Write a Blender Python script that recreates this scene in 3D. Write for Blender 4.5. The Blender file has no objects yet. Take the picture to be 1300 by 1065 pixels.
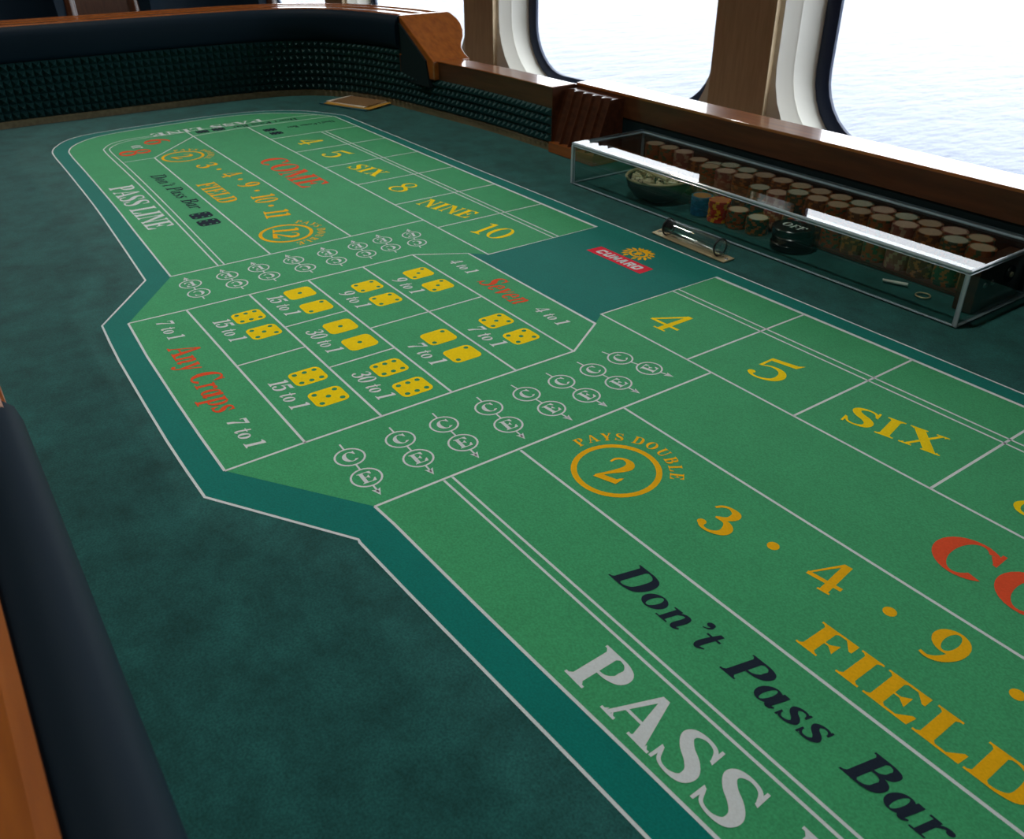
import bpy, bmesh, math, random
from mathutils import Vector, Matrix
from mathutils.geometry import tessellate_polygon
random.seed(7)
R = math.radians
L = 0.165            # one number box of the layout, in metres
Z0 = 0.76            # height of the felt above the floor
scene = bpy.context.scene
col = scene.collection

# ------------------------------------------------------------------ camera
cd = bpy.data.cameras.new('camera')
cam = bpy.data.objects.new('camera', cd)
col.objects.link(cam)
cam.location = (5.806 * L, -4.3843 * L, Z0 + 3.0579 * L)
fw = Vector((-0.7101411, 0.50020762, -0.49547144)).normalized()
rt = Vector((0.57717358, 0.81661662, -0.00281918)).normalized()
up = rt.cross(fw).normalized()
cam.matrix_world = Matrix.Translation(cam.location) @ Matrix((rt, up, -fw)).transposed().to_4x4()
cd.sensor_width = 36.0
cd.lens = 36.0 * 1083.67 / 1300.0
cd.shift_y = -45.0 / 1300.0
cd.clip_start = 0.01
cd.clip_end = 5000
cd.dof.use_dof = True
cd.dof.focus_distance = 0.95
cd.dof.aperture_fstop = 17.0
scene.camera = cam

# ------------------------------------------------------------------ sky, exposure
world = bpy.data.worlds.new('overcast_sky')
scene.world = world
world.use_nodes = True
bg = world.node_tree.nodes['Background']
bg.inputs['Color'].default_value = (0.93, 0.965, 1.0, 1)
bg.inputs['Strength'].default_value = 2.1
scene.view_settings.view_transform = 'Standard'
scene.view_settings.look = 'None'
scene.view_settings.gamma = 1.0
scene.view_settings.use_curve_mapping = False
scene.view_settings.exposure = 1.25
scene.cycles.max_bounces = 10
scene.cycles.transparent_max_bounces = 24
scene.cycles.use_denoising = True
scene.cycles.sample_clamp_indirect = 4.0
scene.cycles.caustics_reflective = False
scene.cycles.caustics_refractive = False


# ------------------------------------------------------------------ helpers
def P(u, v, h=0.0):
    return Vector((u * L, v * L, Z0 + h * L))


def lin(r, g, b):
    def f(c):
        c /= 255.0
        return c / 12.92 if c <= 0.04045 else ((c + 0.055) / 1.055) ** 2.4
    return (f(r), f(g), f(b), 1.0)


def new_mat(name):
    m = bpy.data.materials.new(name)
    m.use_nodes = True
    nt = m.node_tree
    for n in list(nt.nodes):
        nt.nodes.remove(n)
    out = nt.nodes.new('ShaderNodeOutputMaterial')
    return m, nt, out


def principled(name, color, rough=0.5, spec=0.5, metal=0.0, coat=0.0, sheen=0.0):
    m, nt, out = new_mat(name)
    b = nt.nodes.new('ShaderNodeBsdfPrincipled')
    b.inputs['Base Color'].default_value = color
    b.inputs['Roughness'].default_value = rough
    b.inputs['Specular IOR Level'].default_value = spec
    b.inputs['Metallic'].default_value = metal
    b.inputs['Coat Weight'].default_value = coat
    b.inputs['Coat Roughness'].default_value = 0.04
    b.inputs['Sheen Weight'].default_value = sheen
    nt.links.new(b.outputs[0], out.inputs[0])
    return m, nt, b


def noise_mix(nt, target, c1, c2, scale, detail=4.0, lo=0.35, hi=0.65, stretch=None):
    tc = nt.nodes.new('ShaderNodeTexCoord')
    mp = nt.nodes.new('ShaderNodeMapping')
    if stretch:
        mp.inputs['Scale'].default_value = stretch
    nz = nt.nodes.new('ShaderNodeTexNoise')
    nz.inputs['Scale'].default_value = scale
    nz.inputs['Detail'].default_value = detail
    rp = nt.nodes.new('ShaderNodeValToRGB')
    rp.color_ramp.elements[0].position = lo
    rp.color_ramp.elements[1].position = hi
    rp.color_ramp.elements[0].color = c1
    rp.color_ramp.elements[1].color = c2
    nt.links.new(tc.outputs['Object'], mp.inputs[0])
    nt.links.new(mp.outputs[0], nz.inputs['Vector'])
    nt.links.new(nz.outputs['Fac'], rp.inputs[0])
    nt.links.new(rp.outputs[0], target)
    return nz


def scale_c(c, k):
    return (c[0] * k, c[1] * k, c[2] * k, 1)


def felt(name, color, var=0.16, big=0.0, sheen=0.18):
    """short-pile gaming cloth: fine fibre speckle, broad brush marks"""
    m, nt, b = principled(name, color, rough=0.95, spec=0.12, sheen=sheen)
    b.inputs['Sheen Roughness'].default_value = 0.45
    tc = nt.nodes.new('ShaderNodeTexCoord')
    fine = nt.nodes.new('ShaderNodeTexNoise')
    fine.inputs['Scale'].default_value = 520
    fine.inputs['Detail'].default_value = 3
    broad = nt.nodes.new('ShaderNodeTexNoise')
    broad.inputs['Scale'].default_value = 22
    broad.inputs['Detail'].default_value = 7
    broad.inputs['Roughness'].default_value = 0.68
    nt.links.new(tc.outputs['Object'], fine.inputs['Vector'])
    nt.links.new(tc.outputs['Object'], broad.inputs['Vector'])

    def gain(node, amt):
        r = nt.nodes.new('ShaderNodeMapRange')
        r.inputs['From Min'].default_value = 0.3
        r.inputs['From Max'].default_value = 0.7
        r.inputs['To Min'].default_value = 1 - amt
        r.inputs['To Max'].default_value = 1 + amt
        nt.links.new(node.outputs['Fac'], r.inputs['Value'])
        return r.outputs[0]
    mul = nt.nodes.new('ShaderNodeMath')
    mul.operation = 'MULTIPLY'
    nt.links.new(gain(fine, var), mul.inputs[0])
    nt.links.new(gain(broad, big), mul.inputs[1])
    mix = nt.nodes.new('ShaderNodeVectorMath')
    mix.operation = 'SCALE'
    mix.inputs[0].default_value = color[:3]
    nt.links.new(mul.outputs[0], mix.inputs['Scale'])
    nt.links.new(mix.outputs[0], b.inputs['Base Color'])
    bump = nt.nodes.new('ShaderNodeBump')
    bump.inputs['Strength'].default_value = 0.25
    bump.inputs['Distance'].default_value = 0.0006
    nt.links.new(fine.outputs['Fac'], bump.inputs['Height'])
    nt.links.new(bump.outputs[0], b.inputs['Normal'])
    return m


def wood(name, c1, c2, rough=0.3, coat=0.6, stretch=(3, 30, 30), scale=3.0):
    m, nt, b = principled(name, c1, rough=rough, spec=0.4, coat=coat)
    noise_mix(nt, b.inputs['Base Color'], c1, c2, scale, 6.0, 0.3, 0.7, stretch)
    return m


def clear(name, tint=(0.88, 0.93, 0.92, 1), ior=1.49, rough=0.0):
    """sheet of clear acrylic or glass: Fresnel mirror over a transparent body"""
    m, nt, out = new_mat(name)
    fr = nt.nodes.new('ShaderNodeFresnel')
    # both sides of the sheet mirror alike (no total reflection on the way out)
    ge = nt.nodes.new('ShaderNodeNewGeometry')
    io = nt.nodes.new('ShaderNodeMapRange')
    io.inputs['To Min'].default_value = ior
    io.inputs['To Max'].default_value = 1.0 / ior
    nt.links.new(ge.outputs['Backfacing'], io.inputs['Value'])
    nt.links.new(io.outputs[0], fr.inputs['IOR'])
    tr = nt.nodes.new('ShaderNodeBsdfTransparent')
    tr.inputs['Color'].default_value = tint
    gl = nt.nodes.new('ShaderNodeBsdfGlossy')
    gl.inputs['Roughness'].default_value = rough
    mx = nt.nodes.new('ShaderNodeMixShader')
    nt.links.new(fr.outputs[0], mx.inputs[0])
    nt.links.new(tr.outputs[0], mx.inputs[1])
    nt.links.new(gl.outputs[0], mx.inputs[2])
    nt.links.new(mx.outputs[0], out.inputs[0])
    return m


def emit(name, color, strength):
    m, nt, out = new_mat(name)
    e = nt.nodes.new('ShaderNodeEmission')
    e.inputs['Color'].default_value = color
    e.inputs['Strength'].default_value = strength
    nt.links.new(e.outputs[0], out.inputs[0])
    return m


M = {}
M['felt_dark'] = felt('dark_green_felt', lin(32, 88, 86), 0.25, 0.34)
M['felt_teal'] = felt('teal_border_cloth', lin(0, 118, 108), 0.12, 0.05)
M['felt_green'] = felt('green_layout_cloth', lin(62, 160, 108), 0.16, 0.06)
M['white'] = felt('white_print', lin(212, 223, 228), 0.05, 0.02, 0.05)
M['yellow'] = felt('yellow_print', lin(244, 214, 0), 0.06, 0.02, 0.05)
M['gold'] = felt('gold_print', lin(236, 180, 8), 0.06, 0.02, 0.05)
M['red'] = felt('red_print', lin(224, 82, 44), 0.06, 0.02, 0.05)
M['crimson'] = felt('crimson_print', lin(222, 44, 66), 0.05, 0.02, 0.05)
M['black'] = felt('black_print', lin(28, 40, 56), 0.08, 0.02, 0.05)
M['pip'] = felt('green_pip_print', lin(50, 140, 100), 0.08, 0.02, 0.05)
M['wood_rail'] = wood('honey_varnished_wood', lin(160, 92, 34), lin(128, 68, 22), 0.28, 0.9)
M['wood_rail_shaded'] = wood('shaded_rail_wood', lin(84, 48, 26), lin(62, 34, 18), 0.4, 0.2)  # darker rail wood: shade on the low rail's inner face put into colour
M['wood_dark'] = wood('dark_varnished_wood', lin(82, 46, 28), lin(56, 30, 18), 0.3, 0.5)
M['wood_strip'] = wood('tan_wood_strip', lin(124, 114, 86), lin(100, 92, 68), 0.6, 0.0)
M['leather'] = principled('navy_leather', lin(7, 28, 42), 0.65, 0.15)[0]
M['rubber'] = principled('dark_teal_rubber', lin(20, 60, 62), 0.6, 0.25)[0]
M['rubber_back'] = principled('black_teal_panel', lin(10, 30, 34), 0.7, 0.2)[0]
M['acrylic'] = clear('clear_acrylic')
M['acrylic_edge'] = principled('polished_acrylic_edge', lin(168, 186, 198), 0.12, 0.6)[0]
M['glass'] = clear('window_glass', (0.98, 0.99, 1.0, 1), 1.2)
M['tube_glass'] = clear('tube_glass', (0.94, 0.96, 0.96, 1), 1.9)
M['o_ring'] = principled('black_rubber', lin(14, 14, 16), 0.4)[0]
M['brass'] = principled('brass', lin(226, 206, 166), 0.35, 0.5, 0.5)[0]
M['steel'] = principled('steel', lin(200, 200, 200), 0.25, 0.5, 1.0)[0]
M['white_frame'] = principled('cream_painted_frame', lin(248, 247, 236), 0.45)[0]
M['seal'] = principled('navy_rubber_seal', lin(14, 38, 72), 0.5)[0]
M['pillar'] = wood('tan_veneer', lin(224, 202, 166), lin(208, 184, 146), 0.45, 0.1, (30, 30, 3))
M['wall'] = wood('brown_panelling', lin(104, 66, 42), lin(80, 48, 30), 0.45, 0.2, (30, 30, 3))
M['cream'] = principled('cream_paint', lin(214, 206, 186), 0.7)[0]
M['ceiling'] = principled('ceiling_paint', lin(214, 208, 196), 0.8)[0]
M['lamp'] = emit('warm_lamp', (1.0, 0.72, 0.4, 1), 22.0)
M['wicker'] = principled('wicker_rim', lin(200, 176, 138), 0.6)[0]
M['wicker_dark'] = principled('dark_lacquer', lin(40, 32, 28), 0.4)[0]
M['die_cream'] = principled('cream_die', lin(226, 206, 168), 0.35)[0]
M['die_pip'] = principled('dark_die_pip', lin(30, 26, 26), 0.5)[0]
M['puck'] = principled('black_plastic', lin(18, 20, 24), 0.25)[0]
M['puck_white'] = principled('white_plastic_print', lin(232, 232, 226), 0.5)[0]
M['card_tan'] = principled('tan_card', lin(128, 100, 66), 0.6)[0]
M['card_teal'] = principled('teal_card', lin(40, 96, 110), 0.6)[0]
M['card_white'] = principled('white_card', lin(220, 214, 200), 0.6)[0]
M['card_gold'] = principled('gold_card', lin(196, 150, 60), 0.5)[0]

m, nt, b = principled('patterned_carpet', lin(60, 42, 46), 1.0, 0.1)
noise_mix(nt, b.inputs['Base Color'], lin(52, 36, 44), lin(96, 64, 48), 30)
M['carpet'] = m

m, nt, b = principled('sea_water', lin(66, 76, 94), 0.3, 0.16)
tc = nt.nodes.new('ShaderNodeTexCoord')
n1 = nt.nodes.new('ShaderNodeTexNoise')
n1.inputs['Scale'].default_value = 0.35
n1.inputs['Detail'].default_value = 9
n1.inputs['Roughness'].default_value = 0.62
mpn = nt.nodes.new('ShaderNodeMapping')
mpn.inputs['Scale'].default_value = (1.0, 0.45, 1.0)
mpn.inputs['Rotation'].default_value = (0, 0, R(35))
bp = nt.nodes.new('ShaderNodeBump')
bp.inputs['Strength'].default_value = 1.0
bp.inputs['Distance'].default_value = 1.0
nt.links.new(tc.outputs['Object'], mpn.inputs[0])
nt.links.new(mpn.outputs[0], n1.inputs['Vector'])
nt.links.new(n1.outputs['Fac'], bp.inputs['Height'])
nt.links.new(bp.outputs[0], b.inputs['Normal'])
M['sea'] = m


class MB:
    """collects faces; build() links them as ONE mesh object"""

    def __init__(s):
        s.v, s.f, s.mi = [], [], []

    def face(s, pts, mi=0):
        i = len(s.v)
        s.v += [tuple(p) for p in pts]
        s.f.append(tuple(range(i, i + len(pts))))
        s.mi.append(mi)

    def grid(s, rows, closed=False, mi=0):
        """rows of equally many points, bridged"""
        i0 = len(s.v)
        n = len(rows[0])
        for r in rows:
            s.v += [tuple(p) for p in r]
        for a in range(len(rows) - 1):
            for b_ in range(n if closed else n - 1):
                c = (b_ + 1) % n
                s.f.append((i0 + a * n + b_, i0 + a * n + c, i0 + (a + 1) * n + c, i0 + (a + 1) * n + b_))
                s.mi.append(mi)

    def box(s, lo, hi, mi=0):
        x0, y0, z0 = lo
        x1, y1, z1 = hi
        s.prism([(x0, y0), (x1, y0), (x1, y1), (x0, y1)], z0, z1, mi)

    def prism(s, poly, z0, z1, mi=0, top_mi=None):
        n = len(poly)
        i = len(s.v)
        s.v += [(p[0], p[1], z0) for p in poly] + [(p[0], p[1], z1) for p in poly]
        s.f.append(tuple(range(i + n - 1, i - 1, -1)))
        s.mi.append(mi)
        s.f.append(tuple(range(i + n, i + 2 * n)))
        s.mi.append(mi if top_mi is None else top_mi)
        for k in range(n):
            j = (k + 1) % n
            s.f.append((i + k, i + j, i + n + j, i + n + k))
            s.mi.append(mi)

    def tube(s, pts, r, n=10, mi=0, caps=True):
        pts = [Vector(p) for p in pts]
        rows = []
        for k, p in enumerate(pts):
            t = (pts[min(k + 1, len(pts) - 1)] - pts[max(k - 1, 0)]).normalized()
            a = t.orthogonal().normalized() if abs(t.z) > 0.9 else Vector((-t.y, t.x, 0)).normalized()
            b_ = t.cross(a)
            rr = r[k] if isinstance(r, (list, tuple)) else r
            rows.append([p + a * rr * math.cos(2 * math.pi * q / n) + b_ * rr * math.sin(2 * math.pi * q / n) for q in range(n)])
        s.grid(rows, True, mi)
        if caps:
            s.face(rows[0][::-1], mi)
            s.face(rows[-1], mi)

    def lathe(s, prof, n=32, c=(0, 0, 0), mi=0):
        rows = [[(c[0] + r * math.cos(2 * math.pi * q / n), c[1] + r * math.sin(2 * math.pi * q / n), c[2] + z) for q in range(n)] for r, z in prof]
        s.grid(rows, True, mi)

    def mesh(s, name, mats, smooth=False, fix=True):
        me = bpy.data.meshes.new(name)
        me.from_pydata([tuple(v) for v in s.v], [], s.f)
        for mt in (mats if isinstance(mats, (list, tuple)) else [mats]):
            me.materials.append(M[mt])
        me.polygons.foreach_set('material_index', s.mi)
        if fix:
            bm = bmesh.new()
            bm.from_mesh(me)
            bmesh.ops.remove_doubles(bm, verts=bm.verts, dist=1e-6)
            bmesh.ops.recalc_face_normals(bm, faces=bm.faces)
            bm.to_mesh(me)
            bm.free()
        if smooth:
            me.polygons.foreach_set('use_smooth', [True] * len(me.polygons))
            if smooth is not True:
                me.set_sharp_from_angle(angle=R(smooth))
        me.update()
        return me

    def build(s, name, mats, parent=None, smooth=False, fix=True):
        o = bpy.data.objects.new(name, s.mesh(name, mats, smooth, fix))
        col.objects.link(o)
        if parent:
            place_child(o, parent)
        return o


def world_loc(o):
    p = Vector(o.location)
    while o.parent:
        o = o.parent
        p += Vector(o.location)
    return p


def place_child(o, parent):
    """geometry is written in world coordinates: keep it there under a shifted parent"""
    o.parent = parent
    o.location = Vector(o.location) - world_loc(parent)


def empty(name, loc):
    o = bpy.data.objects.new(name, None)
    o.location = loc
    o.empty_display_size = 0.05
    col.objects.link(o)
    return o


def tag(o, label=None, cat=None, group=None, kind=None):
    for k, x in (('label', label), ('category', cat), ('group', group), ('kind', kind)):
        if x:
            o[k] = x
    return o


def catmull(pts, n=6, closed=False):
    out = []
    N = len(pts)
    segs = N if closed else N - 1
    D = len(pts[0])
    for i in range(segs):
        if closed:
            p0, p1, p2, p3 = (pts[(i + k - 1) % N] for k in range(4))
        else:
            p1, p2 = pts[i], pts[i + 1]
            p0 = pts[i - 1] if i > 0 else tuple(2 * p1[d] - p2[d] for d in range(D))
            p3 = pts[i + 2] if i + 2 < N else tuple(2 * p2[d] - p1[d] for d in range(D))
        for k in range(n):
            t = k / n
            out.append(tuple(0.5 * (2 * p1[d] + (p2[d] - p0[d]) * t + (2 * p0[d] - 5 * p1[d] + 4 * p2[d] - p3[d]) * t * t
                                    + (3 * p1[d] - p0[d] - 3 * p2[d] + p3[d]) * t ** 3) for d in range(D)))
    if not closed:
        out.append(tuple(pts[-1]))
    return out


# ------------------------------------------------------------------ the room
VW = 11.0            # front of the window wall
VG = 11.9            # plane of the window panes
U0, U1 = -44.0, 27.0
VB = -26.0
HF = -Z0 / L
HC = (2.5 - Z0) / L


def slab(name, a, b_, mat):
    m_ = MB()
    m_.box(P(*a), P(*b_))
    return tag(m_.build(name, mat), kind='structure')


slab('floor', (U0 - 1, VB - 1, HF - 0.6), (U1 + 1, VG + 0.6, HF), 'carpet')
slab('ceiling', (U0 - 1, VB - 1, HC), (U1 + 1, VG + 0.6, HC + 0.6), 'ceiling')
slab('wall_far', (U0 - 0.6, VB, HF), (U0, VW, HC), 'wall')
slab('wall_near', (U1, VB, HF), (U1 + 0.6, VW, HC), 'wall')
slab('wall_left', (U0, VB - 0.6, HF), (U1, VB, HC), 'cream')

PITCH = 10.3
PIL_R = -6.48        # right edge of the wooden pillar in the middle of the view
PIL_W = 1.6
W_BOT, W_TOP = -2.05, 7.4
INS = 0.5


def rrect(u0, u1, h0, h1, r, n=8):
    pts = []
    for cu, ch, a0 in ((u1 - r, h1 - r, 0), (u0 + r, h1 - r, 90), (u0 + r, h0 + r, 180), (u1 - r, h0 + r, 270)):
        for k in range(n + 1):
            a = R(a0 + 90 * k / n)
            pts.append((cu + r * math.cos(a), ch + r * math.sin(a)))
    return pts


bays = [PIL_R + PITCH * j for j in range(-3, 3)]
wallmb = MB()
# below and above the windows, and the end stretches
wallmb.box(P(U0, VW, HF), P(U1, VW + 0.9, W_BOT))
wallmb.box(P(U0, VW, W_TOP), P(U1, VW + 0.9, HC))
wallmb.box(P(U0, VW, W_BOT), P(bays[0] - PIL_W, VW + 0.9, W_TOP))
wallmb.box(P(bays[-1] + PITCH - PIL_W + PIL_W, VW, W_BOT), P(U1, VW + 0.9, W_TOP))
tag(wallmb.build('wall_right', 'cream'), kind='structure')
for j, ub in enumerate(bays):
    # wooden pillar between two windows
    pm = MB()
    pm.box(P(ub - PIL_W, VW - 0.12, W_BOT), P(ub, VW + 0.9, W_TOP))
    tag(pm.build('trim_%d' % (j + 1), 'pillar'), kind='structure')
    uw0, uw1 = ub, ub + PITCH - PIL_W
    win = tag(empty('window_%d' % (j + 1), P((uw0 + uw1) / 2, VW, W_BOT)), kind='structure')
    fr = MB()
    o_ = rrect(uw0 + 0.001, uw1 - 0.001, W_BOT, W_TOP, 0.05)

    def ring(pts, v):
        return [P(a, v, h) for a, h in pts]
    step = 0.24
    fr.grid([ring(o_, VW), ring(rrect(uw0 + 0.10, uw1 - 0.10, W_BOT + .1, W_TOP - .1, 1.9), VW + 0.02),
             ring(rrect(uw0 + step, uw1 - step, W_BOT + step, W_TOP - step, 1.8), VW + 0.32),
             ring(rrect(uw0 + step + .035, uw1 - step - .035, W_BOT + step + .035, W_TOP - step - .035, 1.77), VW + 0.36),
             ring(rrect(uw0 + step + .03, uw1 - step - .03, W_BOT + step + .03, W_TOP - step - .03, 1.77), VW + 0.40),
             ring(rrect(uw0 + INS, uw1 - INS, W_BOT + 0.33, W_TOP - INS, 1.6), VG - 0.06)], True)
    fr.build('window_frame', 'white_frame', win, smooth=40)
    sm = MB()
    sm.grid([ring(rrect(uw0 + INS - .02, uw1 - INS + .02, W_BOT + .31, W_TOP - INS + .02, 1.6), VG + 0.05),
             ring(rrect(uw0 + INS - .02, uw1 - INS + .02, W_BOT + .31, W_TOP - INS + .02, 1.6), VG - 0.07),
             ring(rrect(uw0 + INS + .12, uw1 - INS - .12, W_BOT + .45, W_TOP - INS - .12, 1.5), VG - 0.10),
             ring(rrect(uw0 + INS + .30, uw1 - INS - .30, W_BOT + .58, W_TOP - INS - .30, 1.35), VG - 0.03),
             ring(rrect(uw0 + INS + .30, uw1 - INS - .30, W_BOT + .58, W_TOP - INS - .30, 1.35), VG + 0.05)], True)
    sm.build('window_seal', 'seal', win, smooth=40)
    gm = MB()
    pts = rrect(uw0 + INS + .2, uw1 - INS - .2, W_BOT + .5, W_TOP - INS - .2, 1.4)
    gm.grid([ring(pts, VG), ring(pts, VG + 0.04)], True)
    gm.face(ring(pts, VG))
    gm.face(ring(pts, VG + 0.04)[::-1])
    gm.build('pane', 'glass', win)
    # guides sampling of the daylight that enters here; gives no light of its own
    pl = bpy.data.lights.new('daylight_portal', 'AREA')
    pl.shape = 'RECTANGLE'
    pl.size = (PITCH - PIL_W) * L
    pl.size_y = (W_TOP - W_BOT) * L
    pl.cycles.is_portal = True
    po = bpy.data.objects.new('daylight_portal', pl)
    col.objects.link(po)
    po.location = P((uw0 + uw1) / 2, VG + 0.3, (W_TOP + W_BOT) / 2)
    po.rotation_euler = (R(-90), 0, 0)

sea = MB()
sea.face([(-900, 4, -17), (700, 4, -17), (700, 1500, -17), (-900, 1500, -17)])
tag(sea.build('sea', 'sea'), 'pale rippled sea seen through the ship windows', 'sea', kind='stuff')


# ceiling downlights: warm lamps of the casino
def downlight(u, v, i):
    root = tag(empty('ceiling_downlight', P(u, v, HC) - Vector((0, 0, 0.012))), 'warm round recessed ceiling downlight, %s of its rows' % i, 'lamp', 'ceiling downlights')
    c = P(u, v, HC)
    t = MB()
    t.lathe([(0.052, -0.001), (0.052, -0.012), (0.075, -0.012), (0.078, -0.001)], 24, c)
    t.build('trim_ring', 'brass', root, smooth=40)
    d = MB()
    d.face([(c.x + 0.052 * math.cos(R(15 * k)), c.y + 0.052 * math.sin(R(15 * k)), c.z - 0.004) for k in range(24)])
    d.build('lamp_disc', 'lamp', root)
    ld = bpy.data.lights.new('downlight_beam', 'SPOT')
    ld.energy = 14.0
    ld.color = (1.0, 0.96, 0.90)
    ld.spot_size = R(110)
    ld.spot_blend = 0.7
    ld.shadow_soft_size = 0.05
    lo = bpy.data.objects.new('downlight_beam', ld)
    col.objects.link(lo)
    lo.location = (c.x, c.y, c.z - 0.03)


ORD = ['first', 'second', 'third', 'fourth', 'fifth', 'sixth', 'seventh', 'eighth', 'ninth', 'tenth', 'eleventh', 'twelfth',
       'thirteenth', 'fourteenth', 'fifteenth', 'sixteenth', 'seventeenth', 'eighteenth', 'nineteenth', 'twentieth']
k = 0
for u in (-20, -9.5, 1):
    for v in (-12.0, -1.5):
        downlight(u, v, ORD[k])
        k += 1

# ------------------------------------------------------------------ craps table
table = tag(empty('craps_table', (0, 0, 0)), 'long craps table with green printed felt, varnished wood rails and rubber bumpers', 'gaming table')

# inner face of the table wall, far half from the boxman side round the far end to the stickman side
half = [(-3.6, 2.93), (-5.0, 2.89), (-6.3, 2.76), (-7.4, 2.62), (-8.3, 2.38), (-8.98, 1.98), (-9.36, 1.4), (-9.5, 0.6), (-9.54, -0.5),
        (-9.54, -1.8), (-9.53, -3.0), (-9.36, -3.7), (-8.85, -4.15), (-8.0, -4.36), (-7.0, -4.40), (-5.0, -4.40), (-2.38, -4.40)]
half_s = catmull(half, 10)
mirror_s = [(-a, b_) for a, b_ in reversed(half_s)]


def cut(path, u_from=None, u_to=None):
    return path


def resample(path, d):
    acc = [0.0]
    for a, b_ in zip(path, path[1:]):
        acc.append(acc[-1] + math.dist(a, b_))
    n = max(1, round(acc[-1] / d))
    out, j = [], 0
    for k in range(n + 1):
        s_ = acc[-1] * k / n
        while j < len(acc) - 2 and acc[j + 1] < s_:
            j += 1
        t = (s_ - acc[j]) / max(1e-9, acc[j + 1] - acc[j])
        out.append((path[j][0] + (path[j + 1][0] - path[j][0]) * t, path[j][1] + (path[j + 1][1] - path[j][1]) * t))
    return out


def normals(path):
    """outward normals; the path runs clockwise seen along -z on the far half, so outward is to the right"""
    ns = []
    for k in range(len(path)):
        a = path[max(0, k - 1)]
        b_ = path[min(len(path) - 1, k + 1)]
        t = Vector((b_[0] - a[0], b_[1] - a[1])).normalized()
        ns.append((t.y, -t.x))
    return ns


def outward(path):
    ns = normals(path)
    mid = len(path) // 2
    if ns[mid][0] * path[mid][0] + ns[mid][1] * (path[mid][1] + 0.7) < 0:
        ns = [(-a, -b_) for a, b_ in ns]
    return ns


def sweep(name, path, prof, mat, closed_prof=True, caps=True, smooth=18, parent=table):
    ns = outward(path)
    mb = MB()
    rows = [[P(p[0] + n[0] * d, p[1] + n[1] * d, h) for d, h in prof] for p, n in zip(path, ns)]
    mb.grid(rows, closed_prof)
    if caps and closed_prof:
        mb.face(rows[0])
        mb.face(rows[-1][::-1])
    return mb.build(name, mat, parent, smooth=smooth)


def bumper(name, path, h0, h1, pitch=0.114, parent=table):
    """moulded rubber sheet of small pyramids on a backing"""
    q = resample(path, pitch)
    ns = outward(q)
    rows_n = max(1, round((h1 - h0) / pitch))
    mb = MB()
    for k in range(len(q) - 1):
        a, b_ = q[k], q[k + 1]
        na, nb = ns[k], ns[k + 1]
        for r in range(rows_n):
            ha, hb = h0 + (h1 - h0) * r / rows_n, h0 + (h1 - h0) * (r + 1) / rows_n
            c = [P(a[0], a[1], ha), P(b_[0], b_[1], ha), P(b_[0], b_[1], hb), P(a[0], a[1], hb)]
            mid = P((a[0] + b_[0]) / 2 - 0.09 * (na[0] + nb[0]) / 2, (a[1] + b_[1]) / 2 - 0.09 * (na[1] + nb[1]) / 2, (ha + hb) / 2)
            for e in range(4):
                mb.face([c[e], c[(e + 1) % 4], mid])
    return mb.build(name, 'rubber', parent, fix=True)


K_HI = next(i for i, p in enumerate(half_s) if p[0] < -7.2)     # where the high rail begins on the boxman side
hi_far = half_s[K_HI:]
lo_far = half_s[:K_HI + 1]
hi_near = [(-a, b_) for a, b_ in reversed(hi_far)]
lo_near = [(-a, b_) for a, b_ in reversed(lo_far)]
stick = [(-2.38 + 4.76 * k / 20, -4.47) for k in range(21)]
niche = [(-3.6, 3.35), (3.6, 3.35)]
niche = [(-3.6 + 7.2 * k / 20, 3.35) for k in range(21)]

felt_outline = half_s + stick[1:-1] + mirror_s + [(3.6, 3.35), (-3.6, 3.35)]
fb = MB()
fb.prism([(a * L, b_ * L) for a, b_ in felt_outline][::-1], Z0 - 0.02, Z0)
felt_bed = fb.build('felt_bed', 'felt_dark', table)

PAD = [(0.0, 0.92), (-0.05, 0.94), (-0.075, 1.0), (-0.085, 1.15), (-0.085, 1.28), (-0.07, 1.35), (-0.03, 1.395), (0.03, 1.415), (0.10, 1.405), (0.14, 1.37), (0.14, 0.92)]
TOP = [(0.13, 1.30), (0.13, 1.40), (0.17, 1.42), (0.30, 1.42), (0.33, 1.37), (0.50, 1.37), (0.53, 1.42), (0.60, 1.42), (0.63, 1.37), (0.80, 1.37), (0.83, 1.42),
       (0.90, 1.42), (0.96, 1.39), (0.995, 1.33), (0.99, 1.26), (0.94, 1.18), (0.85, 1.10), (0.75, 1.04), (0.67, 0.97), (0.65, 0.90), (0.67, 0.85), (0.67, 0.70), (0.15, 0.70), (0.15, 1.2)]
ENDP = [(0.0, 0.57), (0.0, 0.845), (0.0, 1.39), (0.03, 1.42), (0.90, 1.42), (0.96, 1.39), (0.995, 1.33), (0.99, 1.26), (0.94, 1.18), (0.85, 1.10), (0.75, 1.04), (0.67, 0.97), (0.65, 0.90), (0.67, 0.845), (0.67, 0.57)]
KICK = [(-0.03, 0.0), (-0.03, 0.085), (-0.015, 0.10), (0.1, 0.10), (0.1, 0.0)]
BACK = [(0.02, 0.0), (0.02, 0.95), (0.14, 0.95), (0.14, 0.0)]
BACKLOW = [(0.02, 0.0), (0.02, 0.60), (0.12, 0.60), (0.12, 0.0)]
for path in (hi_far, hi_near):
    sweep('rail_pad', path, PAD, 'leather', smooth=50)
    sweep('rail_top', path, TOP, 'wood_rail')
    sweep('bumper_backing', path, BACK, 'rubber_back')
    sweep('kick_strip', path, KICK, 'wood_strip')
    bumper('pyramid_bumper', path, 0.10, 0.915)
LOWTOP = [(-0.02, 0.835), (-0.02, 0.845), (-0.015, 0.85), (0.38, 0.85), (0.41, 0.835), (0.43, 0.80), (0.43, 0.57), (0.05, 0.57), (0.05, 0.835)]
FASCIA = [(-0.012, 0.57), (-0.012, 0.835), (0.05, 0.835), (0.05, 0.57)]
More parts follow.
